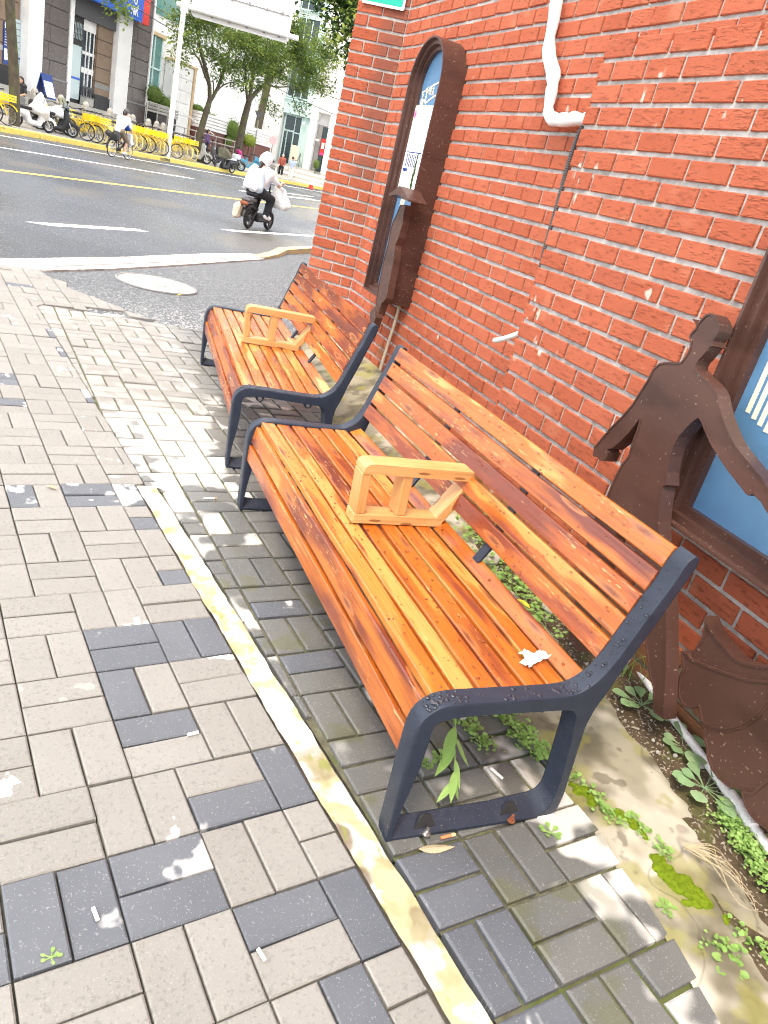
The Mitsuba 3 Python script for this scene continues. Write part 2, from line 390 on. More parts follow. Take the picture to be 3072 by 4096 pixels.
def c_pine(p, n, uv):
    s = dr.floor(uv.x / 10.0)
    a = uv.x - s * 10.0
    g = noise(a * 6.0 + s * 3, (uv.y + 0.01 * fbm(a * 4, uv.y * 20, s, 2)) * 300, s)
    b = mix((0.46, 0.225, 0.072), (0.60, 0.35, 0.145), fbm(a * 5 + s * 3, uv.y * 20, s, 3))
    b = mix(b, b * 0.68, smoothstep(0.55, 0.85, g) * 0.6)
    d1, d2, w = voronoi(a * 6.0 + s * 3.1, uv.y * 22.0 + s)
    return mix(b, (0.22, 0.09, 0.03), smoothstep(0.16, 0.1, d1) * smoothstep(0.7, 0.75, w))
mat('m_pine', pr(proc(c_pine), 0.36, spec=0.5, coat=0.3))
def c_iron(p, n, uv):
    b = mix((0.015, 0.021, 0.037), (0.025, 0.033, 0.055), fbm(p.x * 30, p.y * 30, p.z * 30, 3))
    return mix(b, (0.20, 0.17, 0.13), smoothstep(0.84, 0.93, noise(p.x * 300, p.y * 300, p.z * 300)) * smoothstep(0.22, 0.02, p.z) * 0.6)
def b_drops(p, n, uv):
    return smoothstep(0.74, 0.82, noise(p.x * 105, p.y * 105, p.z * 105))
mat('m_iron', bump(pr(proc(c_iron), 0.42, spec=0.35, coat=0.12), b_drops, 0.0006))
def c_bronze(p, n, uv):
    b = mix((0.066, 0.031, 0.024), (0.112, 0.055, 0.043), fbm(p.x * 4, p.y * 4, p.z * 4, 3))
    b = mix(b, b * 0.7, smoothstep(0.5, 0.75, fbm(p.x * 3 + 4, p.y * 3, p.z * 8, 3)))
    b = mix(b, (0.34, 0.26, 0.21), smoothstep(0.86, 0.93, noise(p.x * 150, p.y * 150, p.z * 90)) * 0.5)
    return b
mat('m_bronze', bump(pr(proc(c_bronze), 0.36, 0.25, spec=0.5, coat=0.25), lambda p, n, uv: fbm(p.x * 50, p.y * 50, p.z * 50, 2), 0.0006))
def c_panel(p, n, uv):
    return mix((0.070, 0.165, 0.30), (0.090, 0.21, 0.37), fbm(p.x * 8, p.y * 8, p.z * 8, 3))
mat('m_panel', pr(proc(c_panel), 0.38))
def c_granite(p, n, uv):
    f = fbm(p.x * 9, p.y * 9, p.z * 9, 4)
    b = mix((0.060, 0.050, 0.048), (0.135, 0.115, 0.11), f)
    return mix(b, (0.2, 0.17, 0.15), smoothstep(0.68, 0.8, noise(p.x * 40, p.y * 40, p.z * 40)) * 0.5)
mat('m_granite', pr(proc(c_granite), 0.35))
def c_tan(p, n, uv):
    b = mix((0.17, 0.115, 0.075), (0.235, 0.165, 0.11), fbm(p.x * 5, p.y * 5, p.z * 5, 3))
    return b
mat('m_tan_tile', pr(proc(c_tan), 0.5))
def c_bark(p, n, uv):
    b = mix((0.045, 0.038, 0.028), (0.13, 0.11, 0.08), fbm(p.x * 14, p.y * 14, p.z * 5, 4))
    return mix(b, (0.10, 0.115, 0.04), smoothstep(0.48, 0.7, fbm(p.x * 6, p.y * 6, p.z * 3, 3)) * 0.6)
mat('m_bark', bump(pr(proc(c_bark), 0.9, spec=0.2), lambda p, n, uv: fbm(p.x * 30, p.y * 30, p.z * 9, 3), 0.02))
def leafmat(name, a, b, trans=0.35):
    fn = lambda p, n, uv, a=a, b=b: mix(a, b, cell_rand(dr.floor(uv.x)) * 0.65 + 0.35 * noise(p.x * 2, p.y * 2, p.z * 2))
    mat(name, {'type': 'principledthin', 'base_color': proc(fn), 'roughness': 0.45, 'diff_trans': trans * 2, 'spec_trans': 0.0})
leafmat('m_leaf', (0.075, 0.13, 0.042), (0.21, 0.29, 0.085), 0.45)
leafmat('m_leaf_lime', (0.17, 0.25, 0.045), (0.36, 0.43, 0.10), 0.45)
leafmat('m_leaf_dark', (0.028, 0.060, 0.020), (0.075, 0.135, 0.045), 0.3)
leafmat('m_weed', (0.22, 0.40, 0.09), (0.42, 0.60, 0.22), 0.35)
leafmat('m_weed_grey', (0.24, 0.40, 0.20), (0.40, 0.56, 0.32), 0.3)
leafmat('m_moss', (0.10, 0.15, 0.008), (0.22, 0.28, 0.02), 0.2)
leafmat('m_straw', (0.40, 0.32, 0.2), (0.58, 0.50, 0.35), 0.2)
flat('m_white', (0.74, 0.74, 0.74), 0.5)
flat('m_white_gloss', (0.76, 0.76, 0.77), 0.25, spec=0.5)
flat('m_cream', (0.70, 0.64, 0.50), 0.6)
def c_moss(p, n, uv):
    return mix((0.055, 0.10, 0.006), (0.20, 0.27, 0.015), fbm(p.x * 160, p.y * 160, p.z * 160, 3))
mat('m_moss_mat', bump(pr(proc(c_moss), 0.95, spec=0.1), lambda p, n, uv: fbm(p.x * 500, p.y * 500, p.z * 500, 2), 0.004))
def c_whitestone(p, n, uv): return mix((0.68, 0.675, 0.66), (0.80, 0.795, 0.78), fbm(p.x * 2, p.y * 2, p.z * 2, 3))
mat('m_white_stone', pr(proc(c_whitestone), 0.55))
flat('m_pale_green', (0.50, 0.66, 0.64), 0.4)
flat('m_black', (0.018, 0.018, 0.02), 0.5)
flat('m_rubber', (0.022, 0.022, 0.024), 0.75)
flat('m_grey', (0.22, 0.22, 0.22), 0.6)
flat('m_darkgrey', (0.075, 0.075, 0.08), 0.6)
flat('m_steel', (0.55, 0.55, 0.55), 0.3, 0.9)
flat('m_rust', (0.20, 0.065, 0.03), 0.8)
flat('m_yellow', (0.84, 0.60, 0.015), 0.35)
flat('m_drop_wood', (0.20, 0.040, 0.008), 0.04, spec=0.8)
flat('m_drop_iron', (0.012, 0.016, 0.028), 0.04, spec=0.9)
flat('m_yellow_pale', (0.78, 0.66, 0.22), 0.4)
flat('m_blue', (0.02, 0.10, 0.50), 0.4)
flat('m_navy', (0.012, 0.04, 0.20), 0.4)
flat('m_red', (0.62, 0.04, 0.03), 0.4)
flat('m_cyan', (0.10, 0.50, 0.75), 0.4)
flat('m_pink', (0.62, 0.05, 0.26), 0.5)
flat('m_pale_pink', (0.66, 0.40, 0.42), 0.5)
flat('m_orange_trim', (0.52, 0.22, 0.10), 0.6)
flat('m_olive', (0.16, 0.155, 0.10), 0.7)
flat('m_stone_post', (0.36, 0.35, 0.32), 0.8)
flat('m_skin', (0.58, 0.34, 0.24), 0.5)
flat('m_hair', (0.012, 0.010, 0.010), 0.45)
flat('m_hair_white', (0.6, 0.6, 0.6), 0.6)
flat('m_shirt_white', (0.74, 0.75, 0.77), 0.8)
flat('m_shirt_blue', (0.36, 0.45, 0.58), 0.8)
flat('m_pack', (0.50, 0.62, 0.74), 0.7)
flat('m_trousers_black', (0.014, 0.016, 0.022), 0.8)
flat('m_khaki', (0.20, 0.15, 0.10), 0.8)
flat('m_rustshirt', (0.30, 0.075, 0.055), 0.8)
flat('m_purple', (0.10, 0.06, 0.16), 0.8)
flat('m_sign_green', (0.0, 0.42, 0.30), 0.4)
flat('m_brown_wall', (0.14, 0.055, 0.045), 0.7)
flat('m_paper', (0.80, 0.79, 0.77), 0.9)
flat('m_yellow_leaf', (0.72, 0.55, 0.04), 0.5)
flat('m_tan', (0.55, 0.42, 0.25), 0.7)
mat('m_glass_dark', pr((0.035, 0.055, 0.065), 0.08, spec=0.6))
mat('m_glass_pale', pr((0.42, 0.52, 0.52), 0.15, spec=0.5))
mat('m_glass_green', pr((0.10, 0.24, 0.22), 0.1, spec=0.6))
mat('m_pane', {'type': 'thindielectric'})

# ================================================================ GROUND
def poly(*pts): return Polygon(pts)
EXL, EYL = np.array([math.cos(math.radians(10.2)), math.sin(math.radians(10.2))]), np.array([-math.sin(math.radians(10.2)), math.cos(math.radians(10.2))])
OL, PL = np.array([0.148, 1.152]), 0.2034
def loc2w(x, y): return OL + EXL * x + EYL * y
def along(xl, y):
    """the point of the line local x = xl at world y"""
    a = (y - OL[1] - EXL[1] * xl) / EYL[1]
    return tuple(OL + EXL * xl + EYL * a)

put('ground', sheet(poly((-400, -200), (400, -200), (400, 500), (-400, 500)), -0.07), 'm_sidewalk', kind='structure')
ROAD_A, ROAD_B = kw(-80, -0.02)[:2], kw(160, -0.02)[:2]
near_kerb = [(-0.55, 7.63), (0.51, 9.01), (1.89, 10.94), (2.54, 11.73), (3.30, 12.85), (4.10, 14.0)]
d_far = np.array([math.sin(math.radians(38)), math.cos(math.radians(38))])
q0 = tuple(np.array(near_kerb[0]) - d_far * 80); q1 = tuple(np.array(near_kerb[-1]) + d_far * 150)
put('road', sheet(poly(q0, *near_kerb, q1, tuple(ROAD_B), tuple(ROAD_A)), -0.020, 8.0), 'm_asphalt', kind='structure')
apron = poly((-0.6, 7.66), (0.45, 8.92), (1.17, 9.9), (2.6, 11.9), (3.2, 12.8), (6.0, 16.5), (7.5, 15.5), (1.86, 6.15), (1.0, 5.9), (0.2, 6.2), (-0.4, 7.0))
put('asphalt_apron', sheet(apron, -0.014), 'm_apron', kind='structure')
# flat pale kerb strip along the road, its yellow end rising at the right
kl = [(-0.62, 7.60), (0.51, 9.01), (1.89, 10.94), (2.52, 11.70), (2.66, 11.33), (2.50, 11.12), (1.17, 9.24), (0.40, 8.19), (-0.18, 7.50), (-0.53, 7.41)]
put('pale_kerb', extrude(Polygon(kl), 0.022).apply_translation((0, 0, -0.018)), 'm_kerb_pale', kind='structure')
put('gutter_line', extrude(LineString([(-0.1, 7.78), (0.45, 8.5), (1.2, 9.48), (2.45, 11.3)]).buffer(0.018), 0.003).apply_translation((0, 0, 0.004)), 'm_grey', kind='structure')
yk = LineString([(2.62, 11.45), (2.95, 12.0), (3.28, 12.72), (4.1, 13.85), (5.2, 15.3)]).buffer(0.075, cap_style=2)
ym = extrude(yk, 0.11)
ym.vertices[:, 2] = np.where(ym.vertices[:, 2] > 0.05, 0.015 + 0.06 * np.clip((ym.vertices[:, 1] - 11.3) / 1.8, 0, 1), -0.03)
put('yellow_kerb', ym, 'm_kerb_faded', kind='structure')

def marking(pts, w, m='m_paint', name='road_marking'):
    put(name, extrude(LineString(pts).buffer(w / 2, cap_style=2), 0.004).apply_translation((0, 0, -0.0195)), m, kind='structure')
def dash(p, q, w0):
    p, q = np.array(p), np.array(q)
    d = (q - p) / np.linalg.norm(q - p); n = np.array([-d[1], d[0]])
    P = [p, q, q - n * w0 + d * 0.1, p - n * w0 + d * 0.25]
    put('lane_dash', extrude(Polygon(P), 0.004).apply_translation((0, 0, -0.0195)), 'm_paint', kind='structure')
dash((-0.49, 10.51), (0.88, 12.0), 0.17)
dash((2.52, 14.5), (5.15, 17.5), 0.17)
dash((-3.6, 7.1), (-2.3, 8.55), 0.17)
marking([(-9.0, 6.4), (-1.23, 16.62), (4.90, 24.63), (9.4, 30.6), (30, 58)], 0.17, 'm_paint_yellow')
marking([(-12.0, 10.0), (-1.71, 22.90), (4.05, 30.10)], 0.17)
marking([(-14.0, 12.5), (-2.13, 28.41), (8.65, 43.26), (26, 67)], 0.16)
for a, b in (((6.35, 32.7), (11.6, 40.7)), ((8.0, 33.0), (12.2, 39.3)), ((5.6, 29.4), (10.6, 37.2)), ((14, 40), (23, 54))): marking([a, b], 0.16)

# round cover in the asphalt, with its rim and raised ribs
key = thing('manhole_cover', 'pale round manhole cover set in the wet asphalt beside the paving', 'manhole cover')
c0 = (0.83, 7.87)
put('disc', trimesh.creation.cylinder(0.37, 0.012, sections=48).apply_translation((*c0, -0.010)), 'm_kerb_pale', key)
put('rim', tm(ring_tube(0.385, 0.012, 48, 6), mat4((*c0, -0.008)) @ np.array([[1, 0, 0, 0], [0, 0, -1, 0], [0, 1, 0, 0], [0, 0, 0, 1.0]])), 'm_grey', key)
for i in range(-4, 5):
    h = math.sqrt(0.35 ** 2 - (i * 0.07) ** 2)
    for j in range(-4, 5):
        if abs(j * 0.075) < h - 0.03 and (i + j) % 2 == 0:
            put('rib', tm(box(-0.028, 0.028, -0.011, 0.011, 0, 0.006), mat4((c0[0] + i * 0.07, c0[1] + j * 0.075, -0.005), 0.6)), 'm_stone_post', key)

# ---------------------------------------------------------------- the paving on the left
plaza = Polygon([along(0.503, -0.6), along(0.503, 3.03), along(0.545, 3.06), along(0.545, 6.16), (0.78, 6.24), (0.63, 6.23), (0.47, 6.39), (0.35, 6.56), (0.21, 6.74), (0.13, 6.79), (-0.01, 6.95),
                 (0.02, 7.12), (-0.14, 7.26), (-0.24, 7.50), (-0.53, 7.41), (-1.9, 5.6), (-3.2, 3.9), (-3.2, -0.6)])
put('pavement', sheet(plaza, -0.016, 0.5), 'm_joint', kind='structure', label='beige and grey block paving laid in a basket weave')
dark_pts = [(0.213, 1.928), (0.376, 1.914), (0.474, 1.927), (0.219, 1.675), (0.298, 1.547), (0.44, 1.259), (0.583, 1.336), (0.231, 1.836), (0.002, 1.015), (0.113, 1.032), (0.254, 1.118), (0.267, 1.004),
            (0.489, 0.958), (0.655, 0.905), (0.600, 0.750), (0.139, 2.869), (-0.117, 2.872), (0.135, 2.975), (0.300, 2.935), (0.340, 2.734), (0.402, 2.321), (-0.209, 3.985), (0.447, 5.014), (0.098, 5.443),
            (-0.12, 0.93), (-0.30, 4.2)]
def visible(c, z=0.0):
    d = np.array([c[0], c[1], z]) - EYE
    depth = d @ FWD
    if depth < 0.2: return None
    right = np.cross(FWD, UP)
    x, y = d @ right / depth, d @ UP / depth
    return depth if abs(x) < 0.56 and abs(y) < 0.74 else None
stones = []
sunk = Polygon([(0.04, 5.74), (0.30, 6.26), (0.45, 6.27), (0.09, 5.63)])
for j in range(-9, 36):
    off = 0.5 if 1 <= j <= 4 else 0.0
    for i in range(-18, 12):
        for h in (0, 1):
            if (i + j) % 2: r = sbox(i + off, j + h * 0.5, i + off + 1, j + h * 0.5 + 0.5)
            else: r = sbox(i + off + h * 0.5, j, i + off + h * 0.5 + 0.5, j + 1)
            r = affinity.scale(r, PL, PL, origin=(0, 0))
            w = Polygon([loc2w(x, y) for x, y in list(r.exterior.coords)[:-1]]).buffer(-0.0017 - 0.0014 * R.random(), join_style=2)
            g = w.intersection(plaza)
            if g.geom_type != 'Polygon' or g.area < 0.0016 or g.intersects(sunk): continue
            stones.append((g, np.array(w.centroid.coords[0])))
darks = set()
for p in dark_pts: darks.add(int(np.argmin([np.linalg.norm(c - p) for _, c in stones])))
order = []
for k, (g, c) in enumerate(stones):
    d = visible(c)
    order.append((d if d else 50 + np.linalg.norm(c), k))
order.sort()
rest = {'m_paver': [], 'm_paver_dark': []}
for n, (d, k) in enumerate(order):
    g, c = stones[k]
    far = c[1] > 5.2
    m = slab_of(g, R.normal(0, 0.0016) + (0.004 if far else 0), 0.03, 0.0038, R.normal(0, 0.008, 2))
    if m is None: continue
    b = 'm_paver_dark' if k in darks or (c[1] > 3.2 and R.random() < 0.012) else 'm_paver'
    uv = np.tile([float(k) + 0.5, 0.5], (len(m.vertices), 1))
    if d < 50 and n < 300:
        put('paver', m, b, 'pavement', uv=uv)
    else: rest[b].append((m, uv))
for b, L in rest.items():
    if L: put('distant_paving' if b == 'm_paver' else 'distant_dark_paving', cat([m for m, _ in L]), b, 'pavement', uv=np.vstack([u for _, u in L]), kind='stuff')
put('sand_bed', sheet(sunk.buffer(-0.004), -0.012), 'm_straw_flat' if False else 'm_strip', kind='structure')

# ---------------------------------------------------------------- pale mortar strip beside the benches
ys_ = np.linspace(-0.6, 3.03, 150)
jag = lambda k: 0.010 * (meshkit.fbm(np.c_[ys_ * 16, np.zeros(150), np.full(150, k)], 3, k) - 0.5)
sp = Polygon([along(0.508 + j, y) for j, y in zip(jag(1), ys_)] + [along(0.590 + j, y) for j, y in zip(jag(2), ys_)][::-1])
sm = sheet(sp, 0, 0.05)
nz = meshkit.fbm(np.c_[sm.vertices[:, :2] * 18, np.zeros(len(sm.vertices))], 3)
sm.vertices[:, 2] = -0.006 + 0.010 * nz
put('mortar_strip', sm, 'm_strip', smooth=True, kind='structure')

# ---------------------------------------------------------------- grey paving under the benches
edge = [(1.34, -0.6), (1.345, 0.54), (1.38, 0.765), (1.376, 0.96), (1.395, 1.10), (1.372, 1.17), (1.387, 1.28), (1.345, 1.47), (1.39, 2.2), (1.45, 3.0), (1.55, 4.2), (1.62, 5.2), (1.60, 6.14)]
bay = Polygon([along(0.602, -0.6), along(0.606, 1.2), along(0.602, 3.03), along(0.552, 3.05), along(0.552, 6.14)] + edge[::-1])
put('bench_paving', sheet(bay, -0.013, 0.5), 'm_joint_moss', kind='structure', label='wet grey block paving under the benches with mossy joints')
def bayloc(x, y):
    th = math.radians(8.2 - 1.1 * max(0, y - 1.0))
    O = np.array([0.776, 1.047])
    return O + np.array([math.cos(math.radians(8.0)), math.sin(math.radians(8.0))]) * x + np.array([-math.sin(math.radians(7.2)), math.cos(math.radians(7.2))]) * y
stones = []
for j in range(-9, 27):
    for i in range(-6, 12):
        for h in (0, 1):
            if (i + j) % 2: r = sbox(i, j + h * 0.5, i + 1, j + h * 0.5 + 0.5)
            else: r = sbox(i + h * 0.5, j, i + h * 0.5 + 0.5, j + 1)
            x0, y0, x1, y1 = r.bounds
            P = Polygon([bayloc(a * 0.2020, b * 0.1975) for a, b in ((x0, y0), (x1, y0), (x1, y1), (x0, y1))]).buffer(-0.0042 - 0.002 * R.random(), join_style=2)
            g = P.intersection(bay)
            if g.geom_type != 'Polygon' or g.area < 0.0014: continue
            stones.append((g, np.array(P.centroid.coords[0])))
smooth_dark = [(0.88, 1.02), (0.89, 0.92), (0.88, 0.77), (0.97, 0.78), (0.86, 0.60), (0.80, 1.75), (0.78, 1.85), (0.74, 2.05), (0.92, 0.5)]
sd = {int(np.argmin([np.linalg.norm(c - p) for _, c in stones])) for p in smooth_dark}
order = sorted(((visible(c) or 50 + np.linalg.norm(c)), k) for k, (g, c) in enumerate(stones))
rest = []
for n, (d, k) in enumerate(order):
    g, c = stones[k]
    m = slab_of(g, R.normal(0, 0.002), 0.03, 0.0055, R.normal(0, 0.010, 2))
    if m is None: continue
    uv = np.tile([float(k) + 700.5, 0.5], (len(m.vertices), 1))
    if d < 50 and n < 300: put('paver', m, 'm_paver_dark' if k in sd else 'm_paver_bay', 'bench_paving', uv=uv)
    else: rest.append((m, uv))
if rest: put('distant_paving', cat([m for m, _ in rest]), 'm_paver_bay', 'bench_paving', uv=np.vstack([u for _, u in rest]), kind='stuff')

# ---------------------------------------------------------------- concrete slab, soil and the rise towards the wall
slab_edge = [(1.66, -0.6), (1.665, 0.71), (1.663, 0.76), (1.69, 0.848), (1.681, 0.914), (1.723, 1.022), (1.762, 1.172), (1.778, 1.256), (1.765, 1.347), (1.80, 1.544), (1.82, 2.0), (1.86, 2.6), (1.98, 3.1), (2.14, 3.3), (2.14, 5.88), (1.86, 6.14)]
slab = Polygon(edge + slab_edge[::-1]).buffer(0.018)
def zslab(v):
    t = np.clip((v[:, 0] - 1.62) / 0.5, 0, 1) * np.clip((v[:, 1] - 2.6) / 0.9, 0, 1)
    n = meshkit.fbm(np.c_[v * 7, np.zeros(len(v))], 4)
    e = np.array([min(0.05, slab.exterior.distance(Point(p))) / 0.05 for p in v])
    return -0.007 + 0.006 * e + 0.016 * n * e + 0.19 * t
put('concrete_slab', sheet(slab, 0, 0.05, zslab), 'm_slab', smooth=True, kind='structure')
soil = Polygon([(1.30, -0.6), (2.02, -0.6), (2.02, 3.04), (2.2, 3.1), (2.2, 3.35), (1.6, 3.3), (1.6, 1.0)])
def zsoil(v): return -0.014 + 0.030 * meshkit.fbm(np.c_[v * 16, np.ones(len(v))], 4) + 0.03 * np.clip((v[:, 0] - 1.75) / 0.2, 0, 1)
put('soil_bed', sheet(soil, 0, 0.04, zsoil), 'm_soil', smooth=True, kind='structure')

# ================================================================ THE BRICK BUILDING
bb = thing('brick_building', 'red brick building with pale mortar joints and a cut-off corner', 'building')
XN, XF, PITCH, BH = 1.965, 2.13, 0.0828, 0.0650
ICY = 5.905
CD = np.array([math.sin(math.radians(-49.4)), math.cos(math.radians(-49.4)), 0.0])
IC = np.array([XF, ICY, 0.0])
OC = IC + CD * 0.402
CN = np.array([-CD[1], CD[0], 0.0]); CN = CN if CN[1] < 0 else -CN
ZT = 4.3
# mortar bodies; the joints stand 9 mm behind the brick faces
wn = put('lower_wall', box(XN + 0.010, XF + 0.02, -3.0, 3.045 - 0.008, -0.08, 2.118), 'm_mortar', bb)
wf = put('main_wall', box(XF + 0.010, XF + 0.35, -3.0, ICY, -0.08, ZT), 'm_mortar', bb)
cm = Polygon([tuple((IC - CN * 0.010)[:2]), tuple((OC - CN * 0.010)[:2]), tuple((OC - CN * 0.010 + np.array([0.25, 0.31, 0]))[:2]), (XF + 0.3, ICY + 0.3), (XF + 0.3, ICY - 0.1)])
wc = put('corner_wall', extrude(cm, ZT + 0.08).apply_translation((0, 0, -0.08)), 'm_mortar', bb)
sdir = np.array([math.sin(math.radians(39)), math.cos(math.radians(39)), 0])
sw = Polygon([tuple((OC + [0.012, 0.016, 0])[:2]), tuple((OC + sdir * 14)[:2]), tuple((OC + sdir * 14 + [3, -2.4, 0])[:2]), (6, 3.5), (XF + 0.36, -3), (XF + 0.36, ICY)])
put('upper_body', extrude(sw, ZT + 0.3).apply_translation((0, 0, -0.1)), 'm_brick', bb)

def brick_mesh(L, seed):
    h = BH + R.normal(0, 0.0008)
    P = np.array([[0, 0], [L, 0], [L, h], [0, h]]) + R.normal(0, 0.0009, (4, 2))
    m = slab_of(Polygon(P), R.normal(0, 0.0012), 0.02, 0.0030, R.normal(0, 0.008, 2))
    m.vertices[:4] += R.normal(0, 0.0006, (4, 3))
    return mikit.ply(m, 'm_brick', uv=np.tile([seed + 0.5, 0.5], (len(m.vertices), 1)))
cache = {}
def brick_ply(L):
    L = round(L, 3)
    v = int(R.integers(14))
    if (L, v) not in cache: cache[(L, v)] = brick_mesh(L, float(R.integers(1, 400)))
    return cache[(L, v)]
def arch(y0, y1, z0, zs, n=24):
    c, r = (y0 + y1) / 2, (y1 - y0) / 2
    a = np.linspace(0, np.pi, n + 1)
    return Polygon([(y0, z0), (y1, z0)] + [(c + r * math.cos(t), zs + r * math.sin(t)) for t in a])
N1 = arch(4.68, 5.195, 0.70, 2.03)
N2 = arch(0.79, 1.685, 0.645, 1.88)
bricks = []      # (holder, L, along origin, z, M axes)
AX = np.array([[0, -1, 0], [0, 0, 1], [-1, 0, 0]], float)      # along -y, up, outward -x
def courses(zlo, zhi):
    k0 = math.floor((zlo - 1.413) / PITCH)
    return [(k, 1.413 + k * PITCH) for k in range(k0, math.ceil((zhi - 1.413) / PITCH))]
def lay(holder, X, ya, yb, zlo, zhi, p0, p1, pitch, hole, jt=0.0155):
    for k, z in courses(zlo, zhi):
        ph = p0 if k % 2 == 0 else p1
        i = math.floor((ya - ph) / pitch) - 1
        while ph + i * pitch < yb:
            a, b = max(ya, ph + i * pitch + jt / 2), min(yb, ph + (i + 1) * pitch - jt / 2)
            i += 1
            if b - a < 0.03: continue
            if hole is not None and hole.contains(sbox(a, z, b, z + BH).buffer(0.002)): continue
            bricks.append((holder, b - a, np.array([X, b, z]), AX))
lay(wn, XN, -1.2, 3.045, -0.05, 2.10, 2.2130, 2.3135, 0.2125, N2)
lay(wf, XF, 3.03, ICY - 0.006, -0.02, 3.7, 4.318, 4.405, 0.1875, N1)
lay(wf, XF, -1.2, 3.03, 2.10, 3.7, 2.2130, 2.3135, 0.2125, None)
CAX = np.array([-CD, [0, 0, 1], CN])
for k, z in courses(-0.05, 3.7):
    cuts = [0.0, 0.1, 0.3, 0.404] if k % 2 == 0 else [0.0, 0.2, 0.404]
    for a, b in zip(cuts, cuts[1:]):
        bricks.append((wc, b - a - 0.012 if b < 0.4 else b - a - 0.006, IC + CD * (b - (0.006 if b < 0.4 else 0)) + np.array([0, 0, z]), CAX))
scored = []
for n, (hd, L, o, A) in enumerate(bricks):
    c = o + A[0] * L / 2
    d = visible(c[:2], c[2])
    vd = (c - EYE) / np.linalg.norm(c - EYE)
    area = L * abs(vd @ A[2]) / d ** 2 if d else 0
    scored.append((-area, n))
scored.sort()
loose = {}
for rank, (s, n) in enumerate(scored):
    hd, L, o, A = bricks[n]
    M = np.eye(4); M[:3, :3] = A.T; M[:3, 3] = o
    if rank < 300 and s < 0: put('brick', brick_ply(L), None, hd, M=M)
    else: loose.setdefault(hd, []).append((L, M))
for hd, L in loose.items():
    ms, us = [], []
    for l, M in L:
        d = brick_ply(l)
        v, f, _, uv, _ = meshkit.WRITTEN[d['filename']]
        ms.append(tm(trimesh.Trimesh(v, f, process=False), M)); us.append(uv)
    put('brickwork', cat(ms), 'm_brick', hd, uv=np.vstack(us), kind='stuff')

# ---------------------------------------------------------------- arched bronze niches
def niche(base, N, X, label, step=0.16):
    key = thing(base, label, 'wall niche')
    A = [(0, 1, 0), (0, 0, 1), (1, 0, 0)]
    def shell(o, i, x0, x1): return axes(extrude(o.difference(i), x1 - x0), A, (x0, 0, 0))
    a, b, c, d = N, N.buffer(-0.010, join_style=2), N.buffer(-0.036, join_style=2), N.buffer(-0.062, join_style=2)
    put('frame', shell(a, b, X - step, X + 0.012), 'm_bronze', key, smooth=25)
    put('inner_frame', shell(b, c, X - step + 0.027, X + 0.010), 'm_bronze', key, smooth=25)
    put('inner_frame', shell(c, d, X - step + 0.054, X + 0.008), 'm_bronze', key, smooth=25)
    put('panel', axes(extrude(d.buffer(0.004), 0.012), A, (X - step + 0.080, 0, 0)), 'm_panel', key, label='blue back panel')
    return key
n1 = niche('arched_niche', N1, XF, 'narrow bronze arched niche with a blue back, poster and hatted figure')
n2 = niche('arched_niche', N2, XN, 'wide bronze wall niche with a blue panel behind the large figure')
AY = [(0, 1, 0), (0, 0, 1), (1, 0, 0)]
def wallplate(P, x0, t): return axes(extrude(P, t), AY, (x0, 0, 0))
for k in range(5):       # pale stripes on the wide panel, reading up
    y = 1.579 - k * 0.029
    put('stripe', wallplate(sbox(y - 0.0085, 1.047 - 0.01 * k, y + 0.0085, 1.55), XN - 0.0825, 0.002), 'm_cream', n2)
XP1 = XF - 0.08
def onpanel(P, dx, t):
    return wallplate(affinity.scale(P, 0.9647, 0.9647, origin=(0, 1.4)), XP1 + dx, t)
for k in range(4):
    y = 5.235 - k * 0.020
    put('stripe', onpanel(sbox(y - 0.005, 1.16, y + 0.005, 1.43), -0.0025, 0.002), 'm_cream', n1)
    put('stripe', onpanel(sbox(5.29 - k * 0.014 - 0.003, 1.93, 5.29 - k * 0.014 + 0.003, 1.975), -0.0025, 0.002), 'm_cream', n1)
def stroke(pts, w): return LineString(pts).buffer(w / 2, cap_style=2, join_style=2)
rib = unary_union([stroke([(4.95, 2.075), (5.07, 2.070), (5.16, 2.052), (5.225, 2.012)], 0.010), stroke([(4.95, 2.01), (5.07, 1.995), (5.14, 1.975), (5.205, 1.950)], 0.010),
                   stroke([(5.225, 2.012), (5.222, 2.045), (5.25, 2.025), (5.295, 2.018), (5.272, 1.995), (5.288, 1.968), (5.235, 1.972), (5.205, 1.950), (5.225, 2.012)], 0.008)])
put('ribbon', onpanel(rib, -0.0025, 0.002), 'm_cream', n1)
glyph = affinity.translate(unary_union([stroke(p, 0.005) for p in ([(5.15, 2.045), (5.15, 1.995)], [(5.155, 2.04), (5.13, 2.04)], [(5.155, 2.02), (5.13, 2.02)], [(5.13, 2.045), (5.13, 1.995)], [(5.118, 2.045), (5.118, 1.99)],
                                                  [(5.125, 2.03), (5.105, 2.03)], [(5.098, 2.03), (5.07, 2.03)], [(5.084, 2.045), (5.084, 2.01)], [(5.098, 2.012), (5.07, 2.012)], [(5.084, 2.012), (5.096, 1.99)], [(5.084, 2.012), (5.07, 1.99)])]), 0.035, 0.008)
put('lettering', onpanel(glyph, -0.0025, 0.002), 'm_cream', n1)
ps = thing('poster', 'pale framed poster of buildings hung inside the narrow arched niche', 'poster')
put('frame', onpanel(sbox(4.90, 1.40, 5.325, 1.935), -0.014, 0.008), 'm_cream', ps)
put('sheet', onpanel(sbox(4.908, 1.408, 5.317, 1.927), -0.0165, 0.003), 'm_white', ps)
bl = unary_union([sbox(5.02 + i * 0.034, 1.69 + 0.04 * (j), 5.035 + i * 0.034, 1.715 + 0.04 * j) for i in range(8) for j in range(4) if (i, j) != (3, 1)] + [sbox(5.02, 1.665, 5.30, 1.672)])
put('picture', onpanel(bl, -0.0175, 0.0015), 'm_shirt_blue', ps)
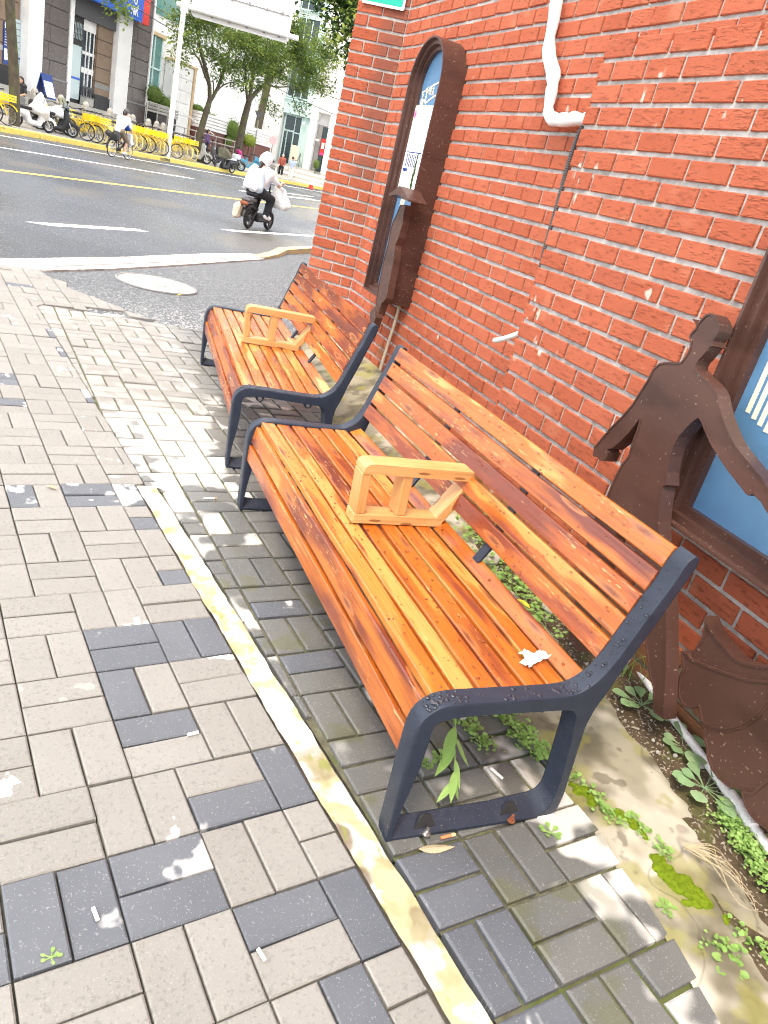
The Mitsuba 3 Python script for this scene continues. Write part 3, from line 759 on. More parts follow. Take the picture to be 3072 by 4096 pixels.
bl = unary_union([sbox(5.08 + i * 0.03, 1.55, 5.093 + i * 0.03, 1.63) for i in range(7)] + [sbox(5.22, 1.52, 5.30, 1.54), sbox(5.04, 1.64, 5.29, 1.647)])
put('picture', onpanel(bl, -0.0175, 0.0015), 'm_navy', ps)
tr = unary_union([Point(5.07 + 0.02 * R.random(), 1.43 + 0.2 * k / 14).buffer(0.006 + 0.012 * R.random(), 3) for k in range(15)])
put('picture', onpanel(tr, -0.0180, 0.0015), 'm_leaf_dark', ps)
rd = unary_union([affinity.rotate(Point(5.28, 1.885).buffer(0.005, 2), 0)] + [stroke([(5.285, 1.88), (5.285 + 0.03 * math.cos(a), 1.88 + 0.03 * math.sin(a))], 0.006) for a in np.linspace(-1.5, 1.5, 6)])
put('picture', onpanel(rd, -0.0180, 0.0015), 'm_pink', ps)

# bronze cut-out figures: a thick plate with a proud rim line
def cutout(key, P, x0, t, rim=0.006, name='figure'):
    P = P.buffer(0.0015).buffer(-0.0015)
    put(name, wallplate(P, x0, t), 'm_bronze', key, smooth=20)
    put('rim', wallplate(P.difference(P.buffer(-rim)), x0 - 0.003, 0.005), 'm_bronze', key)
fig = [(1.79, 1.257), (1.764, 1.247), (1.754, 1.266), (1.746, 1.28), (1.73, 1.288), (1.711, 1.288), (1.691, 1.276), (1.676, 1.264), (1.671, 1.249), (1.675, 1.231), (1.68, 1.218), (1.668, 1.205), (1.682, 1.200), (1.687, 1.184), (1.696, 1.165), (1.704, 1.15), (1.706, 1.137), (1.701, 1.126),
       (1.682, 1.122), (1.66, 1.114), (1.633, 1.108), (1.605, 1.098), (1.585, 1.085), (1.565, 1.063), (1.539, 1.038), (1.514, 1.018), (1.483, 0.996), (1.451, 0.978), (1.417, 0.965), (1.373, 0.949), (1.333, 0.936), (1.27, 0.905), (1.215, 0.878), (1.20, 0.885), (1.175, 0.868), (1.15, 0.845), (1.165, 0.830), (1.195, 0.825), (1.225, 0.836), (1.245, 0.848),
       (1.299, 0.876), (1.324, 0.882), (1.334, 0.885), (1.342, 0.874), (1.351, 0.874), (1.399, 0.891), (1.453, 0.911), (1.504, 0.934), (1.541, 0.953), (1.579, 0.979), (1.601, 0.995), (1.615, 1.001), (1.62, 0.996), (1.631, 0.981), (1.644, 0.956), (1.659, 0.921), (1.662, 0.888), (1.659, 0.857), (1.652, 0.833), (1.646, 0.809), (1.625, 0.774),
       (1.639, 0.761), (1.627, 0.735), (1.614, 0.696), (1.598, 0.659), (1.576, 0.625), (1.50, 0.53), (1.434, 0.44), (1.34, 0.279), (1.273, 0.143), (1.316, 0.135), (1.358, 0.2), (1.387, 0.22), (1.459, 0.304), (1.56, 0.44), (1.654, 0.548), (1.706, 0.615), (1.73, 0.630), (1.745, 0.56), (1.748, 0.46), (1.735, 0.33), (1.70, 0.20), (1.66, 0.11), (1.70, 0.08), (1.77, 0.085), (1.80, 0.20), (1.85, 0.37), (1.871, 0.515),
       (1.862, 0.58), (1.852, 0.625), (1.852, 0.686), (1.844, 0.748), (1.828, 0.785), (1.835, 0.834), (1.836, 0.878), (1.844, 0.92), (1.842, 0.945), (1.844, 0.956), (1.845, 0.908), (1.865, 0.856), (1.89, 0.811), (1.915, 0.777), (1.935, 0.766), (1.922, 0.759), (1.926, 0.727), (1.952, 0.715), (1.963, 0.722), (1.99, 0.715), (2.003, 0.744), (1.986, 0.781), (1.959, 0.836), (1.923, 0.896), (1.9, 0.944), (1.887, 0.993), (1.876, 1.03), (1.87, 1.074), (1.853, 1.098), (1.832, 1.109), (1.768, 1.127), (1.76, 1.144), (1.754, 1.17), (1.762, 1.195), (1.773, 1.202), (1.775, 1.212), (1.772, 1.22), (1.763, 1.234), (1.765, 1.244)]
k1 = thing('silhouette_figure', 'large bronze cut-out of a striding figure in a cap beside the wide niche', 'wall sculpture')
cutout(k1, Polygon(fig).buffer(0), 1.745, 0.050)
f2 = [(4.621, 1.313), (4.644, 1.257), (4.68, 1.202), (4.689, 1.142), (4.675, 1.068), (4.687, 0.969), (4.68, 0.882), (4.673, 0.793), (4.66, 0.715), (4.617, 0.624), (4.568, 0.631), (4.552, 0.711), (4.494, 0.76), (4.507, 0.871), (4.518, 0.998), (4.55, 1.081), (4.524, 1.131), (4.522, 1.165), (4.511, 1.211), (4.534, 1.27), (4.535, 1.323)]
f2 = [(y * 1.026, 1.4 + (z - 1.4) * 1.026) for y, z in f2]
k2 = thing('silhouette_figure', 'small bronze cut-out figure under a pointed hat inside the narrow niche', 'wall sculpture')
cutout(k2, Polygon(f2).buffer(0), 1.925, 0.045, 0.004)
hat = Polygon([(4.505, 1.352), (4.67, 1.412), (4.69, 1.412), (4.835, 1.352), (4.68, 1.375)])
put('hat', wallplate(hat.buffer(0.006), 1.87, 0.13), 'm_bronze', k2)
put('foot', wallplate(Polygon([(4.66, 0.60), (4.72, 0.66), (4.78, 0.62), (4.77, 0.57), (4.73, 0.53), (4.70, 0.545), (4.68, 0.53)]), 1.90, 0.05), 'm_bronze', k2)
k3 = thing('metal_skirt', 'bronze layered scalloped relief at the right edge below the wide niche', 'wall sculpture')
B12 = [(1.327, 0.333), (1.267, 0.352), (1.199, 0.378), (1.136, 0.406), (1.08, 0.444), (1.0, 0.50), (0.92, 0.555)]
B23 = [(1.194, 0.195), (1.157, 0.21), (1.118, 0.238), (1.082, 0.285), (1.062, 0.337), (1.053, 0.397), (1.03, 0.47), (0.99, 0.52)]
B34 = [(0.993, 0.13), (0.966, 0.153), (0.95, 0.215), (0.93, 0.30), (0.90, 0.38)]
S1 = [(1.353, 0.47), (1.322, 0.447), (1.288, 0.437), (1.251, 0.431), (1.214, 0.424), (1.185, 0.428), (1.156, 0.441), (1.099, 0.477), (1.0, 0.545), (0.9, 0.63)] + B12[::-1] + [(1.334, 0.354), (1.333, 0.375), (1.329, 0.403), (1.335, 0.434)]
S2 = [(1.366, 0.331), (1.351, 0.31), (1.336, 0.29), (1.332, 0.257), (1.321, 0.224), (1.303, 0.201), (1.28, 0.189), (1.255, 0.197), (1.23, 0.227), (1.216, 0.213), (1.2, 0.196)] + B23 + B12[::-1] + [(1.34, 0.340)]
S3 = [(1.208, 0.189), (1.19, 0.188), (1.18, 0.182), (1.172, 0.158), (1.153, 0.144), (1.132, 0.117), (1.105, 0.1), (1.074, 0.094), (1.038, 0.099), (0.993, 0.13)] + B34 + [(0.99, 0.52)] + B23[::-1][1:]
S4 = [(0.983, 0.12), (0.964, 0.105), (0.939, 0.096), (0.915, 0.096), (0.891, 0.100), (0.85, 0.11), (0.85, 0.42)] + B34[::-1]
for i, S in enumerate((S1, S2, S3, S4)):
    P = Polygon(S).buffer(0)
    P = max(P.geoms, key=lambda g: g.area) if P.geom_type != 'Polygon' else P
    x0 = 1.815 - 0.008 * (i % 2) - 0.004 * i
    put('layer', wallplate(P, x0, 0.055), 'm_bronze', k3, smooth=20)
    put('rim', wallplate(P.difference(P.buffer(-0.007)), x0 - 0.004, 0.006), 'm_bronze', k3)

# ---------------------------------------------------------------- pipes on the wall and on the soil
pp_ = spline([(2.085, 3.82, 2.75), (2.085, 3.80, 2.55), (2.085, 3.77, 2.38), (2.085, 3.74, 2.28), (2.08, 3.70, 2.17), (2.085, 3.62, 2.08), (2.085, 3.57, 1.99)], 26)
rr = 0.026 + 0.010 * meshkit.noise(np.c_[pp_[:, 2] * 14, np.zeros((26, 2))], 3)
pipe = cat([tube(pp_, rr, 14), tube(spline([(2.085, 3.575, 2.0), (2.085, 3.555, 1.92), (2.085, 3.53, 1.885), (2.085, 3.49, 1.868), (2.085, 3.40, 1.868), (2.075, 3.22, 1.872), (2.07, 3.02, 1.874)], 24), 0.025 + 0.006 * meshkit.noise(np.c_[np.arange(24) * 0.7, np.zeros((24, 2))], 5), 14)])
pipe.vertices += 0.012 * (meshkit.fbm(pipe.vertices * 45, 3, 2)[:, None] - 0.5) + 0.012 * (np.stack([meshkit.noise(pipe.vertices * 28, 8 + k) for k in range(3)], 1) - 0.5)
put('wall_pipe', pipe, 'm_white_gloss', smooth=50, label='white wrapped pipe running down the brick wall and turning sideways', cat='pipe')
cp = spline([(2.075, 3.20, 1.845), (2.085, 3.235, 1.78), (2.095, 3.255, 1.66), (2.10, 3.25, 1.5), (2.10, 3.245, 1.35), (2.11, 3.245, 1.23), (2.115, 3.24, 1.14)], 420)
put('conduit', tube(cp, 0.0115 + 0.0014 * np.sin(np.arange(420) * np.pi / 3), 8), 'm_darkgrey', smooth=40, label='thin grey ribbed conduit hanging from the white pipe down the wall step', cat='conduit')
put('pipe_stub', tube(spline([(2.12, 3.10, 0.965), (2.07, 3.16, 0.915), (2.04, 3.25, 0.855), (2.03, 3.33, 0.82)], 12), 0.0135, 10), 'm_white_gloss', smooth=50, label='short bent white pipe stub sticking out beside the wall step', cat='pipe')
put('wall_trunking', tube([(2.11, 4.80, 0.70), (2.11, 4.81, 0.55), (2.11, 4.84, 0.40), (2.11, 4.87, 0.20)], 0.012, 4), 'm_cream', label='cream cable trunking running down the wall below the narrow niche', cat='trunking')
gz = 0.016
gp = [(1.99, 2.6, 0.045), (1.99, 2.1, 0.04), (1.985, 1.75, 0.035), (1.975, 1.60, 0.028), (1.955, 1.50, 0.024), (1.925, 1.34, 0.022), (1.90, 1.20, 0.022), (1.866, 1.07, 0.024), (1.845, 0.96, 0.024), (1.825, 0.86, 0.024), (1.80, 0.70, 0.024), (1.77, 0.4, 0.024)]
gk = thing('ground_pipe', 'long white plastic pipe lying on the soil along the wall', 'pipe')
put('pipe', tube(spline(gp, 50) + [0, 0, gz], 0.014, 12), 'm_white_gloss', gk, smooth=50)
put('branch', tube([(1.855, 1.00, 0.040), (1.96, 1.055, 0.046)], 0.014, 12), 'm_white_gloss', gk, smooth=50)
put('tee', cat([tube([(1.872, 1.06, 0.040), (1.838, 0.94, 0.040)], 0.018, 12), tube([(1.855, 1.00, 0.040), (1.885, 1.016, 0.041)], 0.018, 12)]), 'm_white_gloss', gk, smooth=50)

# street sign on the cut-off corner: white rim, green plate, feet of white letters
sg = thing('street_sign', 'green street sign with a white border on the brick corner', 'sign')
SO = IC + CD * 0.0
def onc(P, d0, t): return axes(extrude(P, t), [CD, (0, 0, 1), CN], IC + CN * d0)
put('plate', onc(sbox(0.035, 2.540, 0.365, 2.80).buffer(-0.01).buffer(0.01), 0.012, 0.008), 'm_white', sg)
put('face', onc(sbox(0.052, 2.558, 0.348, 2.78).buffer(-0.015).buffer(0.015), 0.0205, 0.002), 'm_sign_green', sg)
lt = unary_union([stroke(q, 0.016) for q in ([(0.30, 2.585), (0.30, 2.66)], [(0.27, 2.62), (0.33, 2.62)], [(0.225, 2.585), (0.225, 2.65)], [(0.20, 2.60), (0.25, 2.60)], [(0.155, 2.59), (0.155, 2.65)], [(0.125, 2.60), (0.125, 2.65)])])
put('lettering', onc(lt, 0.0229, 0.0015), 'm_white', sg)

# ================================================================ BENCHES
OUT = [(0, 0), (-.005, .025), (-.008, .1), (-.014, .21), (-.017, .324), (-.016, .352), (-.010, .374), (.002, .391), (.025, .408), (.052, .415), (.1, .417), (.25, .415), (.356, .415), (.392, .419), (.420, .430), (.455, .462), (.480, .517), (.511, .619), (.545, .717),
       (.563, .790), (.572, .804), (.588, .811), (.600, .800), (.602, .780), (.58, .705), (.549, .597), (.515, .49), (.498, .42), (.481, .37), (.475, .315), (.482, .26), (.489, .2), (.497, .13), (.504, .07), (.503, .03), (.492, .010), (.474, 0.002), (.45, 0)]
HN = [(.010, .012), (.013, .108), (.019, .161), (.026, .234), (.027, .300), (.025, .345), (.030, .362), (.045, .371), (.075, .377), (.124, .379), (.39, .374), (.414, .368), (.429, .352), (.440, .298), (.456, .220), (.470, .137), (.474, .060), (.462, .026), (.438, .012)]
HM = [(.016, .045), (.017, .108), (.021, .161), (.027, .234), (.028, .300), (.027, .343), (.033, .359), (.047, .368), (.075, .374), (.124, .376), (.375, .371), (.402, .364), (.418, .345), (.428, .290), (.438, .200), (.446, .140), (.449, .095), (.440, .072), (.420, .061), (.30, .046), (.05, .040)]
FW = 0.055
def rsmp(P, n):
    P = np.array(P + [P[0]], float)
    t = np.r_[0, np.cumsum(np.linalg.norm(np.diff(P, axis=0), axis=1))]
    s = np.linspace(0, t[-1], n, endpoint=False)
    return np.c_[np.interp(s, t, P[:, 0]), np.interp(s, t, P[:, 1])]
def frame_mesh():
    n = 120
    po = Polygon(OUT)
    o = rsmp(OUT, n)
    # small inset towards the inside for the rounded outer edge
    tg = np.roll(o, -1, 0) - np.roll(o, 1, 0); tg /= np.linalg.norm(tg, axis=1, keepdims=True)
    nm = np.c_[-tg[:, 1], tg[:, 0]]
    if not po.contains(Point(o[20] + nm[20] * 0.004)): nm = -nm
    hn, hm = rsmp(HN, n), rsmp(HM, n)
    V, F = [], []
    def ring(P, s): V.append(np.c_[P[:, 0], np.full(len(P), s), P[:, 1]]); return (len(V) - 1) * n
    def strip(a, b):
        for i in range(n):
            j = (i + 1) % n
            F.extend([[a + i, a + j, b + j], [a + i, b + j, b + i]])
    r = [ring(o + nm * 0.006, 0.0), ring(o + nm * 0.0018, 0.0018), ring(o, 0.006), ring(o, FW - 0.006), ring(o + nm * 0.0018, FW - 0.0018), ring(o + nm * 0.006, FW)]
    for a, b in zip(r, r[1:]): strip(a, b)
    h = [ring(hn, 0.0), ring(hn * 0.94 + hm * 0.06, 0.002), ring(hm, 0.040), ring(hm, 0.043), ring(hn * 0.94 + hm * 0.06, FW - 0.002), ring(hn, FW)]
    for a, b in zip(h, h[1:]): strip(b, a)
    V = np.vstack(V)
    for s, rr, hh, fl in ((0.0, r[0], h[0], 0), (FW, r[-1], h[-1], 1)):
        P = Polygon(V[rr:rr + n][:, [0, 2]], [V[hh:hh + n][:, [0, 2]]])
        v, f = trimesh.creation.triangulate_polygon(P, engine='earcut')
        k = len(V)
        V = np.vstack([V, np.c_[v[:, 0], np.full(len(v), s), v[:, 1]]])
        F.extend((f + k).tolist())
    m = trimesh.Trimesh(V, np.array(F), process=True)
    m.merge_vertices()
    trimesh.repair.fix_normals(m)
    return m
FRAME = frame_mesh()
wood_seed = [1]
def slat(L, w, th, c=0.004, wb=4):
    """a slat along y from 0 to L, w wide along x, top at z = 0; uv holds the grain's own coordinates"""
    prof = [(-w / 2 + c, 0), (w / 2 - c, 0), (w / 2 - c * .3, -c * .3), (w / 2, -c), (w / 2, -th + c), (w / 2 - c, -th), (-w / 2 + c, -th), (-w / 2, -th + c), (-w / 2, -c), (-w / 2 + c * .3, -c * .3)]
    ys = np.linspace(0, L, 25)
    n = len(prof)
    ph = R.random(3) * 6
    V, U, F = [], [], []
    s = wood_seed[0]; wood_seed[0] += 1
    acc = np.r_[0, np.cumsum(np.linalg.norm(np.diff(np.array(prof), axis=0), axis=1))]
    for y in ys:
        bow = 0.0013 * math.sin(y * 4 + ph[0]) + 0.0008 * math.sin(y * 11 + ph[1])
        for k, (a, b) in enumerate(prof):
            V.append((a + 0.0008 * math.sin(y * 7 + ph[2]), y, b + bow)); U.append((s * 10.0 + 1.0 + y, wb * 10.0 + 0.3 * s % 3 + acc[k]))
    for i in range(len(ys) - 1):
        for k in range(n):
            j = (k + 1) % n
            a, b = i * n + k, i * n + j
            F += [[a, b + n, b], [a, a + n, b + n]]
    k = len(V)
    for e, i0 in ((0, 0), (1, (len(ys) - 1) * n)):
        for q in range(1, n - 1):
            F.append([i0, i0 + q, i0 + q + 1] if e == 0 else [i0, i0 + q + 1, i0 + q])
    m = trimesh.Trimesh(np.array(V), np.array(F), process=False)
    if m.volume < 0: m.invert()
    return m, np.array(U)
def stick(p, q, w, d, up=(0, 0, 1)):
    """a square wooden member from p to q (in t, z), d deep along the bench; rounded edges and uv"""
    p, q = np.array(p, float), np.array(q, float)
    L = np.linalg.norm(q - p)
    m = box(0, L, -d / 2, d / 2, -w / 2, w / 2, 0.003)
    s = wood_seed[0]; wood_seed[0] += 1
    uv = np.c_[s * 10 + 1 + m.vertices[:, 0], m.vertices[:, 1] + m.vertices[:, 2] * 1.3 + 0.2]
    a = math.atan2(q[1] - p[1], q[0] - p[0])
    M = np.eye(4); M[:3, :3] = np.array([[math.cos(a), 0, -math.sin(a)], [0, 1, 0], [math.sin(a), 0, math.cos(a)]]); M[:3, 3] = (p[0], 0, p[1])
    return tm(m, M), uv
def bench(label, x, y, rot, L, arm_at, seat, back, fro):
    key = thing('wooden_bench', label, 'bench', 'slatted wooden benches along the brick wall')
    B = mat4((x, y, 0), rot)
    put('side_frame', FRAME, 'm_iron', key, smooth=35, M=B)
    put('side_frame', FRAME, 'm_iron', key, smooth=35, M=B @ mat4((0, L - FW, 0)))
    LL = L - 2 * FW + 0.004
    def sl(name, t, z, ang, w, wb, th=0.024):
        m, uv = slat(LL, w, th, 0.004, wb)
        put(name, m, 'm_wood', key, uv=uv, smooth=False, M=B @ mat4((t, FW - 0.002, z), 0, 1, 0, ang))
    for k in range(7):
        t = 0.057 + 0.0650 * k
        z, a = 0.4085 - 0.002 * math.sin(k), 0.0
        if k == 6: z, a = 0.4175, math.radians(-24)
        sl('seat_slat', t, z, a, 0.0550, seat[k])
    sl('front_slat', 0.0035, 0.3535, math.radians(-79), 0.070, fro[0])
    sl('front_slat', -0.0065, 0.268, math.radians(-91), 0.072, fro[1])
    d = np.array([.565 - .470, .795 - .485]); d /= np.linalg.norm(d)
    for k in range(5):
        c = np.array([.470, .485]) + d * (0.030 + 0.0685 * k)
        sl('back_slat', c[0] - 0.002, c[1], math.radians(-90) + math.atan2(d[0], d[1]), 0.0575, back[k], 0.022)
    # flat iron straps behind the slats and under the seat
    for s in (0.36, 0.66):
        pth = [(.03, .380), (.40, .380), (.445, .395), (.487, .470), (.585, .785)]
        P = LineString(pth).buffer(0.004, cap_style=2, join_style=1)
        put('strap', axes(extrude(P, 0.035), [(1, 0, 0), (0, 0, 1), (0, -1, 0)], (0, L * s, 0)), 'm_iron', key, M=B)
    # feet bolts with their nuts, and bolts under the seat bar
    for s0, sg in ((-0.001, -1),):
        for t, rust in ((0.105, 0), (0.355, 1)):
            rec = Polygon([(t - .040, .0035), (t + .040, .0035), (t + .030, .022), (t + .016, .045), (t + .006, .052), (t - .006, .052), (t - .016, .045), (t - .030, .022)])
            m = axes(extrude(rec, 0.004), [(1, 0, 0), (0, 0, 1), (0, -1, 0)], (0, 0.006, 0))
            m.vertices[:, 1] += m.vertices[:, 2] * 0.40
            put('bolt_recess', m, 'm_black', key, M=B)
            bk = put('bolt', cat([trimesh.creation.cylinder(0.0105, 0.003, sections=20).apply_translation((t, 0.002, 0.010)), trimesh.creation.cylinder(0.0070, 0.008, sections=6).apply_translation((t, 0.002, 0.0145)), trimesh.creation.cylinder(0.0040, 0.022, sections=12).apply_translation((t, 0.002, 0.018))]),
                     'm_rust' if rust else 'm_steel', key, M=B @ mat4((0, -0.004, 0.004)), label='rusty bolt' if rust else None)
    for t in (0.11, 0.345):
        put('bolt_lug', axes(trimesh.creation.cylinder(0.020, 0.02, sections=20), [(1, 0, 0), (0, 0, 1), (0, -1, 0)], (t, 0.038, 0.366)), 'm_iron', key, smooth=30, M=B)
        put('bolt', axes(cat([trimesh.creation.cylinder(0.011, 0.012, sections=6), trimesh.creation.cylinder(0.006, 0.02, sections=12)]), [(1, 0, 0), (0, 0, 1), (0, -1, 0)], (t, 0.024, 0.364)), 'm_steel', key, M=B)
    # pine arm rest standing on the seat
    ar = f'{key}__armrest'
    A = B @ mat4((0, arm_at, 0))
    dp = 0.068
    def st(name, p, q, w, dd=dp):
        m, uv = stick(p, q, w, dd)
        put(name, m, 'm_pine', ar, uv=uv, M=A)
    st('bottom_rail', (.120, .4285), (.450, .4285), .035)
    st('front_post', (.140, .4465), (.132, .588), .034)
    st('middle_post', (.285, .4465), (.280, .588), .036, dp * 0.97)
    st('rear_strut', (.432, .4300), (.530, .588), .036, dp * 0.97)
    pr_ = [(.118, .588), (.560, .588), (.572, .622), (.150, .622), (.132, .618), (.120, .607)]
    P = Polygon(pr_).buffer(-0.003).buffer(0.003)
    m = axes(extrude(P, dp + 0.008), [(1, 0, 0), (0, 0, 1), (0, -1, 0)], (0, (dp + 0.008) / 2, 0))
    s = wood_seed[0]; wood_seed[0] += 1
    put('top_rail', m, 'm_pine', ar, uv=np.c_[s * 10 + 1 + m.vertices[:, 0], m.vertices[:, 1] + 1.3 * m.vertices[:, 2]], M=A)
    return key, B
b1, B1 = bench('nearest slatted wooden bench with wet orange boards and a tissue on its seat', .773, 1.088, math.radians(1.0), 1.815, 0.905, (8, 7, 4, 5, 5, 7, 6), (4, 5, 4, 3, 5), (3, 3))
b2, B2 = bench('farther slatted wooden bench with browner boards standing behind the nearest bench', .757, 3.300, math.radians(-4.0), 1.835, 0.93, (6, 7, 7, 6, 6, 6, 5), (4, 2, 3, 2, 1), (2, 3))
def drops(key, B, L, n, seed):
    """rain drops standing on the upper surfaces of the wood and on the iron"""
    rg = np.random.default_rng(seed)
    base = trimesh.creation.icosphere(1, 1.0)
    W, I = [], []
    for i in range(n):
        r = 0.0013 + 0.0024 * rg.random() ** 2
        k = int(rg.integers(12))
        if k < 7: q = (0.057 + 0.065 * k + rg.uniform(-.024, .024), rg.uniform(.07, L - .07), 0.4090 if k < 6 else 0.4180)
        else:
            c = np.array([.470, .485]) + np.array([.293, .956]) * (0.030 + 0.0685 * (k - 7) + rg.uniform(-.024, .024))
            q = (c[0] - 0.004, rg.uniform(.07, L - .07), c[1])
        W.append(tm(base, mat4(q) @ np.diag([r * (1.0 + .5 * rg.random()), r * (1.0 + .8 * rg.random()), r * 0.55, 1])))
    for i in range(n // 4):
        r = 0.0018 + 0.0036 * rg.random() ** 2
        j = int(rg.integers(7, 18))
        a, b = np.array(OUT[j]), np.array(OUT[j + 1])
        p = a + (b - a) * rg.random()
        I.append(tm(base, mat4((p[0], rg.uniform(.006, .049), p[1])) @ np.diag([r * 1.4, r * 1.2, r * 0.55, 1])))
    put('rain_drops', cat(W), 'm_drop_wood', key, smooth=True, M=B, kind='stuff')
    put('rain_drops', cat(I), 'm_drop_iron', key, smooth=True, M=B, kind='stuff')
drops(b1, B1, 1.815, 700, 91)
drops(b2, B2, 1.835, 350, 92)
def onb(B, t, s, z):
    return (B @ np.array([t, s, z, 1.0]))[:3]

# ================================================================ SMALL THINGS
def crumple(w, h, d, seed, n=14):
    g = np.linspace(-1, 1, n)
    X, Y = np.meshgrid(g, g)
    rad = 1 + 0.35 * (meshkit.noise(np.stack([np.arctan2(Y, X) * 1.6 + 9, 0 * X, 0 * X + seed], -1), seed) - 0.5)
    P = np.stack([X * w / 2 * rad, Y * h / 2 * rad, d * meshkit.fbm(np.stack([X * 2.2, Y * 2.2, 0 * X + seed], -1), 3, seed)], -1).reshape(-1, 3)
    F = [[i * n + j, i * n + j + 1, i * n + n + j + 1] for i in range(n - 1) for j in range(n - 1)] + [[i * n + j, i * n + n + j + 1, i * n + n + j] for i in range(n - 1) for j in range(n - 1)]
    return trimesh.Trimesh(P, np.array(F), process=False)
M = mat4(onb(B1, .355, .135, .412), 0.5)
put('tissue', cat([crumple(0.085, 0.026, 0.022, 3), tm(crumple(0.035, 0.03, 0.02, 4), mat4((0.012, 0.024, 0))), tm(crumple(0.034, 0.034, 0.022, 8), mat4((0.044, -0.004, 0.002)))]), 'm_paper', smooth=True, M=M, label='crumpled white tissue lying on the seat of the nearest bench', cat='tissue')
put('tissue', crumple(0.085, 0.035, 0.03, 11), 'm_paper', smooth=True, M=mat4((1.25, 1.52, 0.03), 2.4), label='crumpled white tissue on the green weeds behind the near bench frame', cat='tissue')
def butt(x, y, z, rot, label, L=0.045, m='m_paper', tip=None):
    k = thing('cigarette_butt', label, 'cigarette butt')
    put('paper', rod((0, 0, 0.0045), (L, 0, 0.0045), 0.0042, 8), m, k, M=mat4((x, y, z), rot))
    if tip: put('filter', rod((L, 0, 0.0045), (L + 0.012, 0, 0.0045), 0.0043, 8), tip, k, M=mat4((x, y, z), rot))
butt(0.915, 1.075, 0.003, 0.1, 'orange cigarette butt at the foot of the nearest bench', 0.030, 'm_orange_trim', 'm_tan')
butt(1.215, 1.092, 0.003, 0.08, 'white cigarette butt beside the rear foot of the nearest bench', 0.050)
butt(1.185, 1.235, 0.003, 1.95, 'white cigarette butt inside the near frame of the nearest bench', 0.045)
butt(0.118, 1.03, 0.002, -1.3, 'white cigarette butt between dark blocks in the foreground', 0.028, 'm_paper')
butt(0.418, 0.885, 0.002, -1.25, 'white cigarette butt in a paving joint next to the lower dark block', 0.026, 'm_paper')
butt(0.355, 1.49, 0.002, 0.25, 'flat white cigarette butt in the joint below the dark blocks', 0.030)
butt(0.60, 2.93, 0.002, 0.1, 'white cigarette butt on the grey blocks before the far bench', 0.045, 'm_paper', 'm_orange_trim')
def leaf_blade(L, w, bend=0.2, n=7, fold=0.25, tipp=1.0):
    """a blade along +x from the origin"""
    V, F = [], []
    for i in range(n + 1):
        t = i / n
        h = w / 2 * (math.sin(math.pi * min(1, t ** 0.8)) ** tipp + 0.03)
        z = bend * L * math.sin(t * 1.7)
        V += [(t * L, -h, z + h * fold), (t * L, 0, z), (t * L, h, z + h * fold)]
    for i in range(n):
        a = i * 3
        F += [[a, a + 3, a + 4], [a, a + 4, a + 1], [a + 1, a + 4, a + 5], [a + 1, a + 5, a + 2]]
    return trimesh.Trimesh(np.array(V), np.array(F), process=False)
def spoon(L, w):
    """a round spatulate blade on a tapering base"""
    V, F = [], []
    n = 9
    for i in range(n + 1):
        t = i / n
        h = w / 2 * (0.12 + 0.88 * math.sin(math.pi * min(1.0, t ** 1.5) ** 1.0) ** 0.7 if t < 0.99 else 0.10)
        z = 0.06 * L * math.sin(t * 2.6)
        V += [(t * L, -h, z + h * 0.12), (t * L, 0, z), (t * L, h, z + h * 0.12)]
    for i in range(n):
        a = i * 3
        F += [[a, a + 3, a + 4], [a, a + 4, a + 1], [a + 1, a + 4, a + 5], [a + 1, a + 5, a + 2]]
    return trimesh.Trimesh(np.array(V), np.array(F), process=False)
def unis(m, v): return np.tile([float(v) + 0.5, 0.5], (len(m.vertices), 1))
def join_uv(L):
    return cat([m for m, _ in L]), np.vstack([unis(m, s) for m, s in L])
put('fallen_leaf', leaf_blade(0.095, 0.024, 0.04, 7, -0.4), 'm_straw', M=mat4((0.845, 1.055, 0.006), -0.12), uv=None, label='pale dry leaf lying before the foot of the nearest bench', cat='leaf')
put('fallen_leaf', leaf_blade(0.075, 0.032, 0.05, 7, 0.4), 'm_yellow_leaf', M=mat4((1.74, 2.02, 0.05), 2.2), label='bright yellow fallen leaf behind the backrest of the nearest bench', cat='leaf')
put('fallen_leaf', leaf_blade(0.05, 0.02, 0.05, 7, 0.4), 'm_straw', M=mat4((0.015, 2.93, 0.004), 2.6), label='small pale leaf on the joint beside the dark blocks', cat='leaf')
put('fallen_leaf', leaf_blade(0.05, 0.03, 0.1, 7, 0.4), 'm_yellow_leaf', M=mat4((0.98, 7.4, 0.004), 0.6), label='yellow green leaf on the asphalt near the round cover', cat='leaf')

def rosette(base, x, y, z, n, L, w, label, m='m_weed_grey', seed=0, cat_='weed'):
    key = thing(base, label, cat_)
    rg = np.random.default_rng(seed)
    for i in range(n):
        a = i * 2.399 + rg.random() * 0.5
        l = L * (0.65 + 0.5 * rg.random())
        up = 0.25 + 0.5 * rg.random()
        st = tube([(0, 0, 0.002), (l * 0.45, 0, l * 0.45 * up * 0.7)], 0.0013, 5)
        bl = tm(spoon(l * 0.62, w * (1.0 + 0.4 * rg.random())), mat4((l * 0.40, 0, l * 0.4 * up * 0.7), 0, 1, 0, -0.25 * up))
        mm = cat([st, bl])
        put('leaf', tm(mm, mat4((x, y, z), a)), m, key, uv=unis(mm, rg.integers(60)))
    return key
rosette('broadleaf_weed', 1.878, 1.470, 0.02, 10, 0.105, 0.036, 'grey green rosette weed beside the foot of the striding figure', seed=1)
rosette('broadleaf_weed', 1.885, 1.270, 0.02, 8, 0.095, 0.036, 'upper rosette weed crossing the white ground pipe', seed=2)
rosette('broadleaf_weed', 1.820, 1.105, 0.02, 12, 0.115, 0.038, 'largest rosette weed beside the white ground pipe and the metal skirt', seed=3)
